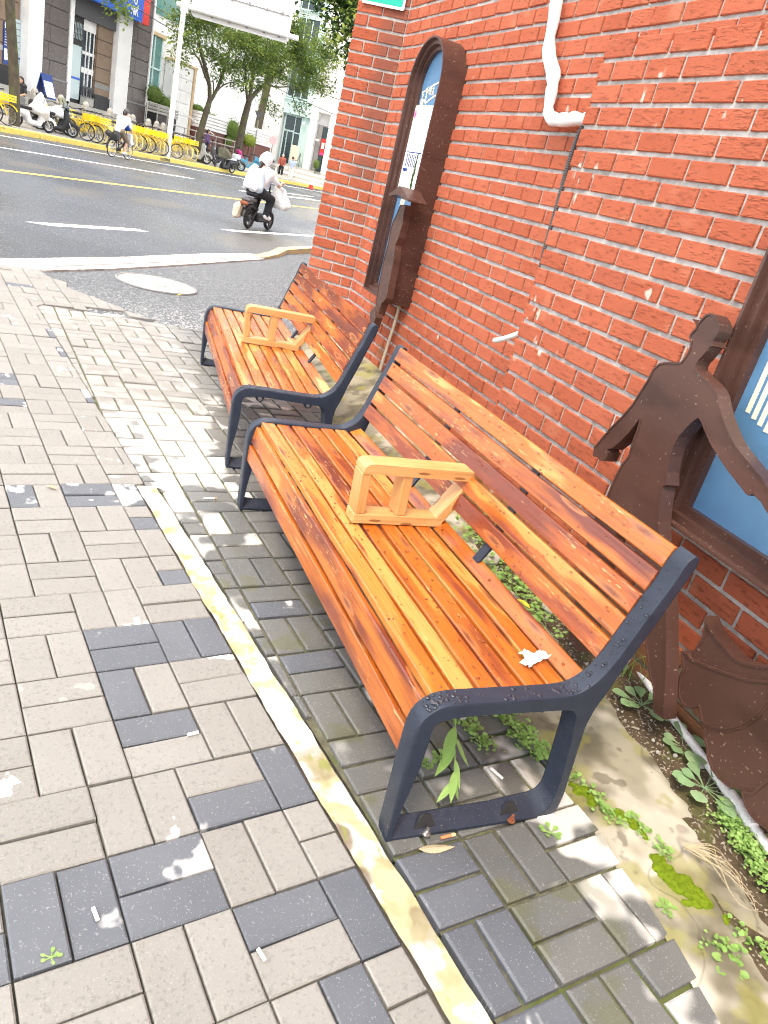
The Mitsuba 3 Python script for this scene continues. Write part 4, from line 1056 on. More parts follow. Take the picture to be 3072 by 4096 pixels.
rosette('broadleaf_weed', 1.935, 1.06, 0.02, 4, 0.08, 0.036, 'few broad leaves growing under the metal skirt', seed=4)
rosette('small_weed', 1.225, 1.045, 0.003, 7, 0.030, 0.012, 'tiny weed in a joint before the rear foot of the nearest bench', 'm_weed', 5)
rosette('small_weed', 1.405, 0.795, 0.003, 9, 0.028, 0.011, 'tiny rosette weed between the pale blocks on the right', 'm_weed', 6)
rosette('small_weed', 1.035, 1.335, 0.003, 10, 0.030, 0.013, 'small round leaved weed inside the near bench frame, right plant of two', 'm_weed', 7)
rosette('small_weed', 0.985, 1.315, 0.003, 8, 0.026, 0.012, 'small round leaved weed inside the near bench frame, left plant of two', 'm_weed', 8)
rosette('small_weed', 0.045, 0.945, 0.002, 6, 0.018, 0.006, 'tiny green sprout in a joint of the dark blocks in the foreground', 'm_weed', 9)
rosette('small_weed', 1.46, 0.64, 0.0, 9, 0.042, 0.018, 'pale green weed on the slab edge low on the right', 'm_weed', 10)
# lance leaved shoot under the seat
bk = thing('bamboo_shoot', 'bright green lance leaved shoot hanging under the near end of the bench seat', 'plant')
rg = np.random.default_rng(21)
P0 = np.array([0.995, 1.27, 0.185])
stem = spline([P0 + [0.01, 0.03, 0.10], P0, P0 + [-0.01, -0.05, -0.05], P0 + [-0.012, -0.09, -0.105]], 10)
put('stem', tube(stem, 0.0016, 6), 'm_weed', bk, uv=None)
for t, az_, dn, L, w in ((2, 2.9, .5, .12, .020), (3, 0.2, .55, .12, .024), (4, -2.2, .5, .13, .022), (5, -0.6, .8, .12, .020), (6, -2.6, .6, .11, .018), (7, -1.2, .9, .10, .016), (8, -1.9, .8, .10, .016), (9, -2.8, .7, .09, .014), (9, -0.9, 1.0, .07, .013), (1, 0.9, .4, .10, .018)):
    m = tm(leaf_blade(L * 0.80, w * 1.35, -0.10, 9, 0.15), mat4(stem[t], az_) @ mat4((0, 0, 0), 0, 1, 0, dn))
    put('leaf', m, 'm_weed', bk, uv=unis(m, rg.integers(50)))
gk2 = thing('grass_tuft', 'thin grass blades at the wall foot beside the striding figure', 'grass tuft')
for i in range(9):
    a = rg.random() * 6.28
    L = 0.10 + 0.10 * rg.random()
    q = np.array([1.93 + 0.03 * rg.normal(), 1.62 + 0.03 * rg.normal(), 0.03])
    put('blade', tube(spline([q, q + [0.3 * L * math.cos(a), 0.3 * L * math.sin(a), 0.6 * L], q + [0.9 * L * math.cos(a), 0.9 * L * math.sin(a), 0.62 * L]], 8), np.linspace(0.0018, 0.0006, 8), 4), 'm_weed', gk2)
rt = thing('dry_roots', 'bundle of pale dry roots and straw lying on the slab on the right', 'dry roots')
for i in range(16):
    a = -1.0 + 0.9 * rg.random()
    q = np.array([1.575, 0.925, 0.03])
    L = 0.10 + 0.16 * rg.random()
    put('root', tube(spline([q + 0.004 * rg.normal(size=3), q + [0.25 * L * math.cos(a), 0.4 * L * math.sin(a) , 0.012], q + [0.45 * L * math.cos(a + .4 * rg.normal()), 0.75 * L * math.sin(a), 0.012 * rg.random()], q + [0.5 * L * math.cos(a), L * math.sin(a - .1), -0.012]], 12), np.linspace(0.0019, 0.0006, 12), 4), 'm_straw', rt)

# ground cover: nobody could count it
def cover(base, n, pts, spread, s, m, label, seed, zf=0.012, up=0.02):
    rg = np.random.default_rng(seed)
    L = []
    for i in range(n):
        c = pts[rg.integers(len(pts))]
        q = np.array([c[0] + rg.normal() * spread, c[1] + rg.normal() * spread, zf + up * rg.random()])
        k = s * (0.6 + 0.8 * rg.random())
        a = rg.random() * 6.28
        bl = leaf_blade(k, k * 0.8, 0.1, 3, 0.15, 0.6)
        L.append((tm(bl, mat4(q, a) @ mat4((0, 0, 0), 0, 1, 0.3 * rg.normal(), -0.3 * rg.random())), rg.integers(60)))
    m_, uv = join_uv(L)
    put(base, m_, m, uv=uv, label=label, cat='ground cover', kind='stuff')
def seg(p, q, n): return [np.array(p) * (1 - t) + np.array(q) * t for t in np.linspace(0, 1, n)]
cover('ground_cover', 800, seg((1.80, 1.00), (1.735, 0.70), 14) + seg((1.80, 0.99), (1.78, 0.86), 6), 0.022, 0.012, 'm_weed', 'small bright green leaves covering the soil below the white pipe', 31, 0.012, 0.03)
cover('ground_cover', 420, seg((1.285, 1.62), (1.36, 1.30), 12), 0.024, 0.015, 'm_weed', 'clump of round leaved weeds behind the near bench frame', 32, 0.004, 0.03)
cover('ground_cover', 220, seg((1.17, 1.50), (1.20, 1.36), 8), 0.018, 0.012, 'm_weed', 'thin line of weeds along the block edge under the seat', 33, 0.003, 0.015)
cover('ground_cover', 300, seg((1.40, 1.25), (1.44, 1.12), 4) + seg((1.43, 1.085), (1.445, 1.05), 3) + seg((1.50, 1.04), (1.52, 0.93), 4) + seg((1.44, 0.70), (1.50, 0.66), 3) + seg((1.55, 0.70), (1.60, 0.60), 4), 0.013, 0.013, 'm_weed', 'pale small weeds following the slab joint on the right', 34, 0.006, 0.02)
cover('ground_cover', 600, seg((1.80, 2.0), (1.84, 2.7), 12) + seg((1.78, 1.9), (1.66, 2.6), 9) + seg((1.9, 2.7), (2.0, 3.0), 5), 0.045, 0.020, 'm_weed', 'green weeds on the ground behind the nearest bench', 35, 0.03, 0.04)
cover('ground_cover', 260, seg((1.36, 2.9), (1.42, 3.6), 8) + seg((1.0, 3.25), (1.02, 3.4), 3), 0.03, 0.016, 'm_weed', 'weeds at the joint beneath the far bench', 36, 0.004, 0.03)
def moss(label, pts, r, seed):
    rg = np.random.default_rng(seed)
    P = unary_union([Point(c[0] + r * 0.5 * rg.normal(), c[1] + r * 0.5 * rg.normal()).buffer(r * (0.45 + 0.6 * rg.random()), 6) for c in pts for _ in range(3)])
    P = max(getattr(P, 'geoms', [P]), key=lambda g: g.area)
    def zf(v):
        e = np.array([min(0.014, P.exterior.distance(Point(p))) / 0.014 for p in v])
        return -0.004 + 0.020 * np.sqrt(e) * (0.7 + 0.6 * meshkit.noise(np.c_[v * 60, np.zeros(len(v))], seed)) + 0.004 * meshkit.noise(np.c_[v * 380, np.ones(len(v))], seed)
    put('moss', sheet(P, 0, 0.005, zf), 'm_moss_mat', smooth=True, label=label, cat='moss', kind='stuff')
moss('vivid green moss cushion in the slab joint, the upper patch', seg((1.405, 1.19), (1.43, 1.12), 5), 0.016, 41)
moss('vivid green moss cushion on the slab, the middle patch', seg((1.468, 1.085), (1.505, 0.985), 7), 0.018, 42)
moss('largest green moss cushion on the slab low on the right', seg((1.475, 0.925), (1.50, 0.80), 9) + seg((1.49, 0.88), (1.535, 0.80), 5), 0.022, 43)
moss('small moss cushion on the slab near the right edge', [(1.545, 0.735), (1.555, 0.66)], 0.012, 44)
# loose stones at the wall foot
for i, (x, y, s, lb) in enumerate(((1.93, 2.20, .075, 'pale grey stone at the wall foot seen between the back slats'), (1.95, 1.88, .055, 'small pale stone behind the near end of the backrest'), (1.93, 1.70, .050, 'rounded grey stone beside the end of the white ground pipe'), (1.79, 2.45, .06, 'flat pale stone in the weeds behind the bench'), (1.86, 2.05, .035, 'smallest grey stone behind the backrest'), (1.87, 1.19, .022, 'white pebble of shell shape beside the largest rosette weed'))):
    st = trimesh.creation.icosphere(3, 1.0)
    st.vertices *= (0.75 + 0.5 * meshkit.fbm(st.vertices * 1.3 + i * 9, 3, i))[:, None] * np.array([s, s * 0.8, s * 0.5])
    put('stone', st, 'm_stone_post', smooth=30, M=mat4((x, y, 0.03), i * 1.1), label=lb, cat='stone')
gr_ = []
rg = np.random.default_rng(55)
for i in range(260):
    y = 0.6 + 2.4 * rg.random()
    s = 0.0035 + 0.006 * rg.random() ** 3
    b = trimesh.creation.icosphere(0, s); b.vertices *= rg.uniform(0.5, 1.2, 3)
    gr_.append(tm(b, mat4((1.76 + 0.2 * rg.random() + 0.04 * (y > 1.5), y, 0.012 + 0.03 * rg.random() * 0.3), rg.random() * 6)))
put('gravel', cat(gr_), 'm_stone_post', label='loose gravel on the soil along the wall foot', cat='gravel', kind='stuff')

# ================================================================ ACROSS THE ROAD
# kerb stones, pavement, terrace
kb = 'kerb'
kk = key_of('kerb'); lab(kk, 'yellow painted kerb stones along the far side of the road', kind='structure')
for i in range(-14, 46):
    m = K(box(i * 1.0 + 0.006, i * 1.0 + 0.994, -0.02, 0.26 + 0.01 * R.random(), -0.06, 0.150 + 0.006 * R.random(), 0.012))
    put('kerb_stone', m, 'm_kerb_yellow', kk)
gk3 = thing('drain_grate', 'dark slotted drain opening in the yellow kerb', 'drain')
for i in range(9):
    put('slot', K(box(10.35 + i * 0.10, 10.41 + i * 0.10, -0.028, 0.02, 0.0, 0.125)), 'm_black', gk3)
sw_ = sheet(Polygon([tuple(kw(-60, 0.25)[:2]), tuple(kw(90, 0.25)[:2]), tuple(kw(90, 4.65)[:2]), tuple(kw(-60, 4.65)[:2])]), 0, 6.0,
            lambda v: 0.145 + 0.035 * np.clip(((v - KO[:2]) @ EV[:2] - 0.25), 0, 5))
put('sidewalk', sw_, 'm_sidewalk', kind='structure')
tk = key_of('terrace'); lab(tk, 'raised stone terrace in steps before the bank', kind='structure')
for i in range(5):
    put('step', K(box(-30, 16.9, 4.55 + i * 0.30, 9.0, 0.1 + i * 0.26, 0.30 + i * 0.29 - 0.02, 0.01)), 'm_stone_post', tk)
put('upper_ground', K(box(16.9, 60, 4.55, 30, 0.05, 0.62)), 'm_sidewalk', tk)

# ---------------------------------------------------------------- the bank
bank = thing('bank_building', 'dark granite bank front with white pillars and a blue and red sign', 'building')
def kb_(name, m, u0, u1, v0, v1, z0, z1, parent=bank, c=0.0): return put(name, K(box(u0, u1, v0, v1, z0, z1, c)), m, parent)
kb_('white_pillar', 'm_white_stone', 9.05, 10.05, 6.20, 6.95, 1.2, 10, c=0.01)
kb_('white_pillar', 'm_white_stone', 15.80, 17.02, 6.20, 6.95, 1.2, 6.1, c=0.01)
kb_('white_pillar', 'm_white_stone', 12.06, 12.32, 6.32, 6.95, 1.2, 10)
kb_('white_pillar', 'm_white_stone', 19.12, 19.24, 6.32, 6.95, 1.2, 8)
def pier(u0, u1, z0, z1, nm):
    k = kb_(nm, 'm_darkgrey', u0 + 0.01, u1 - 0.01, 6.43, 6.95, 1.2, z1)
    z = z0
    kb_('block', 'm_granite', u0, u1, 6.33, 6.45, 1.3, z - 0.01, k, 0.015)
    i = 0
    while z < z1 - 0.1:
        h = 0.72
        sp = u0 + (u1 - u0) * (0.30 if i % 2 else 0.36)
        kb_('block', 'm_granite', u0, sp - 0.012, 6.38, 6.46, z + 0.02, z + h - 0.02, k, 0.012)
        kb_('block', 'm_granite', sp + 0.012, u1, 6.38, 6.46, z + 0.02, z + h - 0.02, k, 0.012)
        z += h; i += 1
    kb_('ledge', 'm_grey', u0 - 0.01, u1 + 0.01, 6.30, 6.45, z0 - 0.05, z0 + 0.02, k)
pier(10.05, 12.06, 2.25, 9.6, 'granite_pier')
pier(17.02, 19.12, 2.25, 10.4, 'granite_pier')
kb_('lintel', 'm_darkgrey', 12.32, 15.8, 6.38, 8.2, 5.22, 10)
kb_('upper_wall', 'm_granite', 2.0, 19.2, 6.97, 9, 10, 14)
# recess: glazed door, transom, window with its white bars, tan tiled wall
dk = kb_('door', 'm_black', 12.34, 13.40, 6.56, 6.62, 1.35, 5.22)
kb_('glass', 'm_glass_pale', 12.44, 13.30, 6.53, 6.555, 1.62, 3.98, dk)
kb_('blue_stripe', 'm_blue', 12.44, 13.30, 6.515, 6.529, 2.50, 2.60, dk)
kb_('transom', 'm_glass_pale', 12.44, 13.30, 6.53, 6.555, 4.25, 4.95, dk)
for i in range(7): kb_('bar', 'm_darkgrey', 12.50 + i * 0.12, 12.53 + i * 0.12, 6.50, 6.525, 4.25, 4.95, dk)
for i in range(2): kb_('bar', 'm_darkgrey', 12.44, 13.30, 6.488, 6.499, 4.45 + i * 0.24, 4.48 + i * 0.24, dk)
wk = kb_('window', 'm_glass_dark', 13.42, 14.52, 6.66, 6.70, 1.5, 5.2)
for z0, z1 in ((2.9, 3.15), (3.72, 3.86), (4.75, 5.22)): kb_('band', 'm_white_stone', 13.42, 14.52, 6.61, 6.655, z0, z1, wk)
for u in (13.7, 13.98, 14.3): kb_('bar', 'm_white', u, u + 0.05, 6.57, 6.605, 1.5, 4.75, wk)
kb_('railing', 'm_darkgrey', 13.45, 14.5, 6.50, 6.53, 2.25, 2.32, wk)
for i in range(9): kb_('baluster', 'm_darkgrey', 13.47 + i * 0.12, 13.51 + i * 0.12, 6.50, 6.53, 1.5, 2.25, wk)
tw = kb_('tiled_wall', 'm_darkgrey', 14.52, 15.8, 6.53, 8.1, 1.2, 5.22)
for i in range(5):
    kb_('tile', 'm_tan_tile', 14.50, 15.79, 6.49, 6.54, 2.10 + i * 0.63, 2.70 + i * 0.63, tw, 0.01)
    kb_('tile', 'm_tan_tile', 14.47, 14.53, 6.55, 8.0, 2.10 + i * 0.63, 2.70 + i * 0.63, tw, 0.01)
kb_('tile', 'm_grey', 14.50, 15.79, 6.485, 6.53, 2.42, 2.62, tw)
kb_('plinth', 'm_black', 14.48, 15.80, 6.44, 7.6, 1.2, 2.05, tw)
# left stretch with the tan wall and its notices
lw = kb_('tiled_wall', 'm_darkgrey', -6, 9.05, 6.70, 7.4, 1.2, 10)
for i in range(8):
    for j in range(6): kb_('tile', 'm_tan_tile', 9.0 - (j + 1) * 1.2 + 0.01, 9.0 - j * 1.2 - 0.01, 6.62, 6.71, 2.2 + i * 0.85, 2.2 + (i + 1) * 0.85 - 0.025, lw, 0.01)
kb_('plinth', 'm_black', -6, 9.05, 6.60, 7.2, 1.2, 2.15, lw)
kb_('pale_band', 'm_stone_post', -6, 9.0, 6.606, 6.65, 2.75, 2.95, lw)
nk = thing('notice_board', 'narrow blue notice board on the tan bank wall behind the left tree', 'sign')
put('board', K(box(8.0, 8.34, 6.57, 6.60, 2.25, 3.86)), 'm_navy', nk)
put('head', K(box(8.04, 8.30, 6.56, 6.569, 3.62, 3.84)), 'm_white', nk)
put('label_field', K(box(8.04, 8.30, 6.56, 6.569, 2.42, 2.86)), 'm_white', nk)
for i in range(6): put('line', K(box(8.06, 8.22, 6.562, 6.568, 2.98 + i * 0.10, 3.01 + i * 0.10)), 'm_white', nk)
nk = thing('notice_window', 'pale window notice with rows of faint print between tree and white pillar', 'sign')
put('sheet', K(box(8.55, 9.04, 6.575, 6.60, 2.26, 4.10)), 'm_glass_pale', nk)
for i in range(6): put('line', K(box(8.60, 8.98, 6.566, 6.574, 2.75 + i * 0.24, 2.79 + i * 0.24)), 'm_grey', nk)
put('line', K(box(8.56, 9.03, 6.566, 6.574, 2.58, 2.66)), 'm_navy', nk)
ak = thing('folding_board', 'white folding advertising board with a blue frame before the white pillar', 'sign')
for s, nm in ((1, 'front_board'), (-1, 'rear_board')):
    P = np.array([[8.70, 5.2 - 0.28 * s, 1.32], [9.42, 5.2 - 0.28 * s, 1.32], [9.42, 5.2, 2.30], [8.70, 5.2, 2.30]])
    q = np.vstack([P, P + [0, 0.03, 0]])
    m = trimesh.Trimesh(q, process=False).convex_hull if False else trimesh.convex.convex_hull(q)
    put(nm, K(m), 'm_navy', ak)
P = np.array([[8.76, 4.905, 1.40], [9.36, 4.905, 1.40], [9.36, 5.155, 2.12], [8.76, 5.155, 2.12]])
put('poster', K(trimesh.convex.convex_hull(np.vstack([P, P + [0, 0.012, 0.004]]))), 'm_white', ak)
sk = thing('bank_sign', 'blue sign band with white letters and a red end over the bank door', 'sign')
put('blue_band', K(box(11.6, 17.12, 5.75, 6.15, 6.02, 8.4, 0.01)), 'm_blue', sk)
put('red_end', K(box(17.125, 17.75, 5.75, 6.15, 6.02, 8.4, 0.01)), 'm_red', sk)
for txt, u, z in (('NK', 15.95, 6.22), ('U', 16.15, 6.70)):
    m = meshkit.text_mesh(txt, 0.36, 0.02, True)
    put('lettering', K(axes(m, [(1, 0, 0), (0, 0, 1), (0, -1, 0)], (u, 5.748, z))), 'm_white', sk)
acu = thing('ventilation_box', 'grey box standing by the bank door on the terrace', 'box')
put('box', K(box(13.35, 13.95, 6.1, 6.5, 1.46, 1.82, 0.02)), 'm_stone_post', acu)
put('lid', K(box(13.33, 13.97, 6.08, 6.52, 1.821, 1.86, 0.015)), 'm_grey', acu)

# ---------------------------------------------------------------- white buildings farther right
wb = thing('white_building', 'white building with tall teal windows behind the street trees', 'building')
kb_('wall', 'm_white_stone', 19.2, 39.3, 8.6, 14, 0.5, 20, wb)
kb_('wall', 'm_white_stone', 19.24, 24.1, 6.75, 8.6, 0.5, 12, wb)
w = kb_('window', 'm_glass_green', 19.30, 20.95, 6.68, 6.74, 2.2, 5.9, wb)
for u in (19.25, 19.95, 20.75): kb_('frame', 'm_pale_green', u, u + 0.09, 6.62, 6.675, 2.2, 5.9, w)
kb_('frame', 'm_pale_green', 19.25, 20.95, 6.60, 6.615, 4.25, 4.35, w)
w = kb_('window', 'm_glass_green', 19.3, 22.5, 6.68, 6.74, 7.0, 9.5, wb)
kb_('lintel', 'm_tan', 19.25, 20.97, 6.5, 6.745, 5.92, 6.1, wb)
oc = thing('striped_pillar', 'white block pillar edged in orange behind the white street pole', 'pillar')
put('core', K(box(21.42, 23.9, 6.05, 6.7, 0.6, 5.0)), 'm_white_stone', oc)
put('edge', K(box(21.40, 21.48, 6.00, 6.049, 0.6, 5.0)), 'm_orange_trim', oc)
put('edge', K(box(23.78, 23.92, 5.99, 6.045, 0.6, 5.0)), 'm_orange_trim', oc)
for i in range(6):
    for u0, u1 in ((21.50, 22.05), (22.07, 23.45)): put('block', K(box(u0, u1, 5.95, 6.04, 1.0 + i * 0.66, 1.64 + i * 0.66, 0.01)), 'm_white_stone', oc)
put('edge', K(box(23.55, 23.75, 5.92, 6.049, 0.6, 5.0)), 'm_tan', oc)
put('cap', K(box(21.35, 23.95, 5.93, 6.7, 5.0, 5.14, 0.02)), 'm_tan', oc)
lw2 = thing('planter_wall', 'low white ribbed planter wall with a brown base behind the parked bicycles', 'planter')
put('base', K(box(24.0, 36, 5.6, 8.5, 0.3, 1.9)), 'm_brown_wall', lw2)
for i in range(5): put('rib', K(box(24.0, 36, 5.50, 8.45, 1.92 + i * 0.19, 2.08 + i * 0.19, 0.01)), 'm_white_stone', lw2)
lw3 = thing('planter_wall', 'grey planter wall under the green hedge beside the granite pier', 'planter')
put('base', K(box(19.15, 21.4, 5.6, 8.5, 0.3, 2.0)), 'm_black', lw3)
for i in range(3): put('rib', K(box(19.15, 21.4, 5.50, 8.45, 2.02 + i * 0.16, 2.15 + i * 0.16, 0.01)), 'm_stone_post', lw3)
# the pale building across the end, its front seen square on
rb = thing('pale_building', 'pale stone building with a green glazed door and steps at the end of the street', 'building')
def rb_(name, m, v0, v1, z0, z1, d0=0.0, d1=0.3, parent=rb, c=0.0): return put(name, K(box(39.3 + d0, 39.3 + d1, v0, v1, z0, z1, c)), m, parent)
for j, (v0, v1) in enumerate(((6.45, 9.4), (9.42, 12.4), (12.42, 15.4), (15.42, 24))):
    for i in range(8): rb_('wall_panel', 'm_white_stone', v0, v1, 1.0 + i * 1.9 + 0.01, 1.0 + (i + 1) * 1.9 - 0.01, 0.0, 0.6, rb, 0.008)
for i in range(8):
    z0 = 1.0 + i * 1.9
    rb_('wall_panel', 'm_white_stone', 3.42, 4.00, z0 + 0.01, z0 + 1.89, 0.0, 0.6, rb, 0.008)
    rb_('wall_panel', 'm_white_stone', -6.0, 2.36, z0 + 0.01, z0 + 1.89, 0.0, 0.6, rb, 0.008)
    if z0 > 4: rb_('wall_panel', 'm_white_stone', 2.38, 3.40, z0 + 0.6, z0 + 2.45, 0.0, 0.6, rb, 0.008)
rb_('back_wall', 'm_white_stone', -6, 24, 0.5, 17, 0.62, 4)
rb_('green_panel', 'm_pale_green', 4.02, 6.43, 4.78, 5.75, 0.05, 0.55)
rb_('green_panel', 'm_pale_green', 4.02, 4.72, 1.0, 4.75, 0.35, 0.6)
rb_('green_panel', 'm_pale_green', 4.02, 4.50, 5.80, 16, 0.02, 0.5)
rb_('sill', 'm_pale_green', 4.5, 6.43, 5.76, 5.88, -0.08, 0.4)
dr_ = rb_('door', 'm_pale_green', 4.72, 6.25, 1.05, 4.75, 0.30, 0.6)
rb_('glass', 'm_glass_dark', 5.36, 6.14, 3.62, 4.66, 0.26, 0.295, dr_)
rb_('glass', 'm_glass_dark', 4.82, 5.28, 3.55, 4.66, 0.26, 0.295, dr_)
rb_('glass', 'm_glass_dark', 5.92, 6.14, 1.15, 3.50, 0.26, 0.295, dr_)
rb_('glass', 'm_glass_dark', 5.38, 5.82, 1.15, 3.50, 0.26, 0.295, dr_)
rb_('glass', 'm_glass_dark', 4.80, 5.26, 1.15, 3.45, 0.26, 0.295, dr_)
for z in (5.95, 9.0, 12.0):
    wn_ = rb_('window', 'm_pale_green', 4.55, 6.40, z, z + 2.6, 0.22, 0.6)
    for v0, v1 in ((4.65, 5.15), (5.25, 5.75), (5.85, 6.32)): rb_('glass', 'm_glass_dark', v0, v1, z + 0.12, z + 2.5, 0.18, 0.215, wn_)
sh = rb_('shop_window', 'm_grey', 2.36, 3.42, 1.1, 4.55, 0.45, 0.6)
rb_('glass', 'm_glass_dark', 2.42, 2.95, 1.15, 4.45, 0.40, 0.445, sh)
rb_('red_poster', 'm_red', 2.50, 2.88, 2.35, 3.60, 0.36, 0.395, sh)
rb_('paper', 'm_white', 2.56, 2.80, 2.85, 3.30, 0.33, 0.355, sh)
rb_('paper', 'm_pink', 2.54, 2.84, 2.38, 2.55, 0.33, 0.355, sh)
rb_('lamp', 'm_white', 4.42, 4.62, 4.22, 4.42, -0.05, 0.2, rb, 0.03)
rb_('lamp', 'm_white', 2.98, 3.25, 3.30, 3.45, -0.12, 0.2, rb, 0.03)
stp = thing('front_steps', 'pale stone steps in front of the glazed green door', 'steps')
for i in range(6): put('step', K(box(35.2 + i * 0.42, 39.2, -3, 8.5, 0.05, 0.24 + i * 0.165, 0.012)), 'm_stone_post' if i % 2 else 'm_white_stone', stp)
hr = thing('handrail', 'dark handrail on the pale stone steps', 'handrail')
put('rail', K(tube([(38.9, 4.18, 2.12), (37.6, 3.80, 1.55), (36.6, 3.76, 1.50)], 0.03, 8)), 'm_darkgrey', hr)
for q, z0 in (((38.9, 4.16), 1.0), ((36.6, 3.76), 0.4)): put('post', K(rod((*q, z0), (*q, 2.1 if z0 > .9 else 1.5), 0.03)), 'm_darkgrey', hr)
ib = thing('info_board', 'cream standing board on the steps beside the glazed door', 'sign')
put('board', K(box(38.7, 38.78, 4.30, 4.98, 1.25, 2.58, 0.02)), 'm_cream', ib)
put('stand', K(box(38.79, 38.9, 4.4, 4.9, 1.0, 1.6)), 'm_tan', ib)

# ---------------------------------------------------------------- posts, poles, wires
def stone_post(u, v, lb):
    k = thing('stone_post', lb, 'bollard', 'stone posts joined by chains')
    put('shaft', K(box(u - 0.15, u + 0.15, v - 0.13, v + 0.13, 0.15, 1.40, 0.03)), 'm_stone_post', k)
    put('cap', tm(trimesh.creation.icosphere(2, 0.15), MK @ mat4((u, v, 1.44)) @ np.diag([1, 0.9, 1.2, 1])), 'm_stone_post', k, smooth=30)
pu = [5.5, 7.15, 8.87, 10.7, 12.2, 12.62, 14.05, 14.85, 15.5]
for i, u in enumerate(pu): stone_post(u, 3.0, ['stone post beside the folding advertising board', 'round topped stone post behind the black scooter', 'round topped stone post below the bank door', 'stone post before the second white pillar', 'left stone post of the pair behind the cyclist', 'right stone post of the pair behind the cyclist',
                                               'left stone post of the pair before the planter wall', 'right stone post of the pair before the planter wall', 'stone post just left of the white street pole'][i])
for i, (a, b) in enumerate(((0, 1), (1, 2), (2, 3), (3, 4), (5, 6))):
    k = thing('chain', f'grey chain hanging between two stone posts, {["first", "second", "third", "fourth", "fifth"][i]} from the left', 'chain')
    t = np.linspace(0, 1, 24)
    P = np.c_[pu[a] + 0.15 + (pu[b] - pu[a] - 0.3) * t, np.full(24, 3.0), 1.28 - 0.30 * 4 * t * (1 - t) * min(1, (pu[b] - pu[a]) / 1.6)]
    put('links', K(tube(P, 0.020 + 0.010 * (np.arange(24) % 2), 6)), 'm_grey', k)
pk = thing('sign_pole', 'white street pole carrying a huge white sign seen from behind', 'pole')
put('pole', K(tube([(11.82, 0.5, 0.1), (11.88, 0.5, 6), (11.95, 0.5, 14)], [0.13, 0.11, 0.09], 16)), 'm_white_gloss', pk, smooth=40)
P1 = kw(11.95, 0.5, 0)
PD = np.array([0.9562, -0.2927, 0.0])
put('arm', tube([P1 + PD * -0.35 + [0, 0, 6.50], P1 + PD * 5.2 + [0, 0, 6.50]], 0.11, 14), 'm_white_gloss', pk, smooth=40)
put('bracket', tube([P1 + [0, 0, 6.25], P1 + [0, 0, 6.75]], 0.18, 14), 'm_white_gloss', pk, smooth=40)
PN = np.array([PD[1], -PD[0], 0])
sgn = unary_union([sbox(0.25, 6.22, 4.75, 9.6)]).buffer(-0.2).buffer(0.2)
sd_ = axes(extrude(sgn, 0.05), [PD, (0, 0, 1), PN], P1 - PN * 0.30)
put('sign_panel', sd_, 'm_white', pk)
for z in (6.42, 7.32, 8.3): put('rail', tube([P1 + PD * 0.30 + PN * -0.20 + [0, 0, z], P1 + PD * 4.65 + PN * -0.20 + [0, 0, z]], 0.035, 6), 'm_steel', pk)
for s in (1.2, 2.0, 2.8, 3.6, 4.3):
    for z in (6.42, 7.32): put('clamp', tm(box(-0.05, 0.05, -0.05, 0.05, -0.06, 0.06), mat4(P1 + PD * s + PN * -0.2 + [0, 0, z], -0.3)), 'm_grey', pk)
uk = thing('utility_pole', 'mossy brown utility pole with a white sleeve behind the third tree', 'pole')
put('pole', K(tube([(33.9, 6, 0.1), (34.1, 6, 3.2), (35.2, 6, 9.0), (35.6, 6, 11)], [0.30, 0.28, 0.24, 0.22], 14)), 'm_bark', uk, smooth=40)
put('sleeve', K(tube([(33.9, 6, 0.2), (34.05, 6, 2.95)], 0.33, 16)), 'm_white', uk, smooth=40)
tsg = thing('road_sign', 'grey triangular sign seen from the side before the utility pole', 'sign')
put('plate', K(axes(extrude(Polygon([(-.35, 0.3), (.35, 0.3), (0, -0.3)]), 0.03), [(0.5, -0.86, 0), (0, 0, 1), (0.86, 0.5, 0)], (32.6, 5.4, 3.75))), 'm_darkgrey', tsg)
put('post', K(rod((32.65, 5.42, 0.1), (32.65, 5.42, 3.9), 0.04)), 'm_grey', tsg)
rsg = thing('road_sign', 'round pink sign to the right of the white pole sleeve', 'sign')
put('disc', K(axes(trimesh.creation.cylinder(0.30, 0.03, sections=28), [(0.5, -0.86, 0), (0, 0, 1), (0.86, 0.5, 0)], (34.9, 5.0, 2.45))), 'm_pale_pink', rsg)
put('post', K(rod((34.95, 5.02, 0.1), (34.95, 5.02, 2.5), 0.04)), 'm_grey', rsg)
for lb, a, b, sag in (('black wire crossing before the granite pier towards the street pole', (-6, 3.0, 7.6), (34.9, 6, 6.4), 0.7), ('thin wire running from the utility pole down to the brick corner', (35.0, 6, 7.0), (30, -16, 6.4), 0.9), ('lower thin wire from the utility pole to the right', (34.8, 6, 6.1), (33, -18, 3.9), 0.6), ('upper wire across the bank front', (-6, 2.6, 8.3), (34.9, 6, 6.9), 0.8)):
    t = np.linspace(0, 1, 30)[:, None]
    P = np.array(a) * (1 - t) + np.array(b) * t - np.array([0, 0, 1]) * 4 * sag * t * (1 - t)
    put('overhead_wire', K(tube(P, 0.022, 5)), 'm_black', label=lb, cat='wire')
hk = thing('ramp_railing', 'grey metal railing along the ramp behind the bicycles', 'railing')
for z in (1.66, 1.30): put('rail', K(tube([(19.9, 5.0, z), (28.5, 5.0, z)], 0.032, 8)), 'm_stone_post', hk)
put('rail', K(tube([(21.2, 5.1, 2.45), (25.4, 5.1, 1.75)], 0.03, 8)), 'm_white', hk)
for u in np.arange(20, 28.6, 1.4): put('post', K(rod((u, 5.0, 0.3), (u, 5.0, 1.66), 0.028)), 'm_stone_post', hk)
hk = thing('terrace_railing', 'grey bar railing on the terrace in front of the green hedge', 'railing')
for z in (2.46, 2.25, 2.05): put('rail', K(tube([(17.1, 5.0, z), (19.3, 5.0, z)], 0.03, 8)), 'm_stone_post', hk)
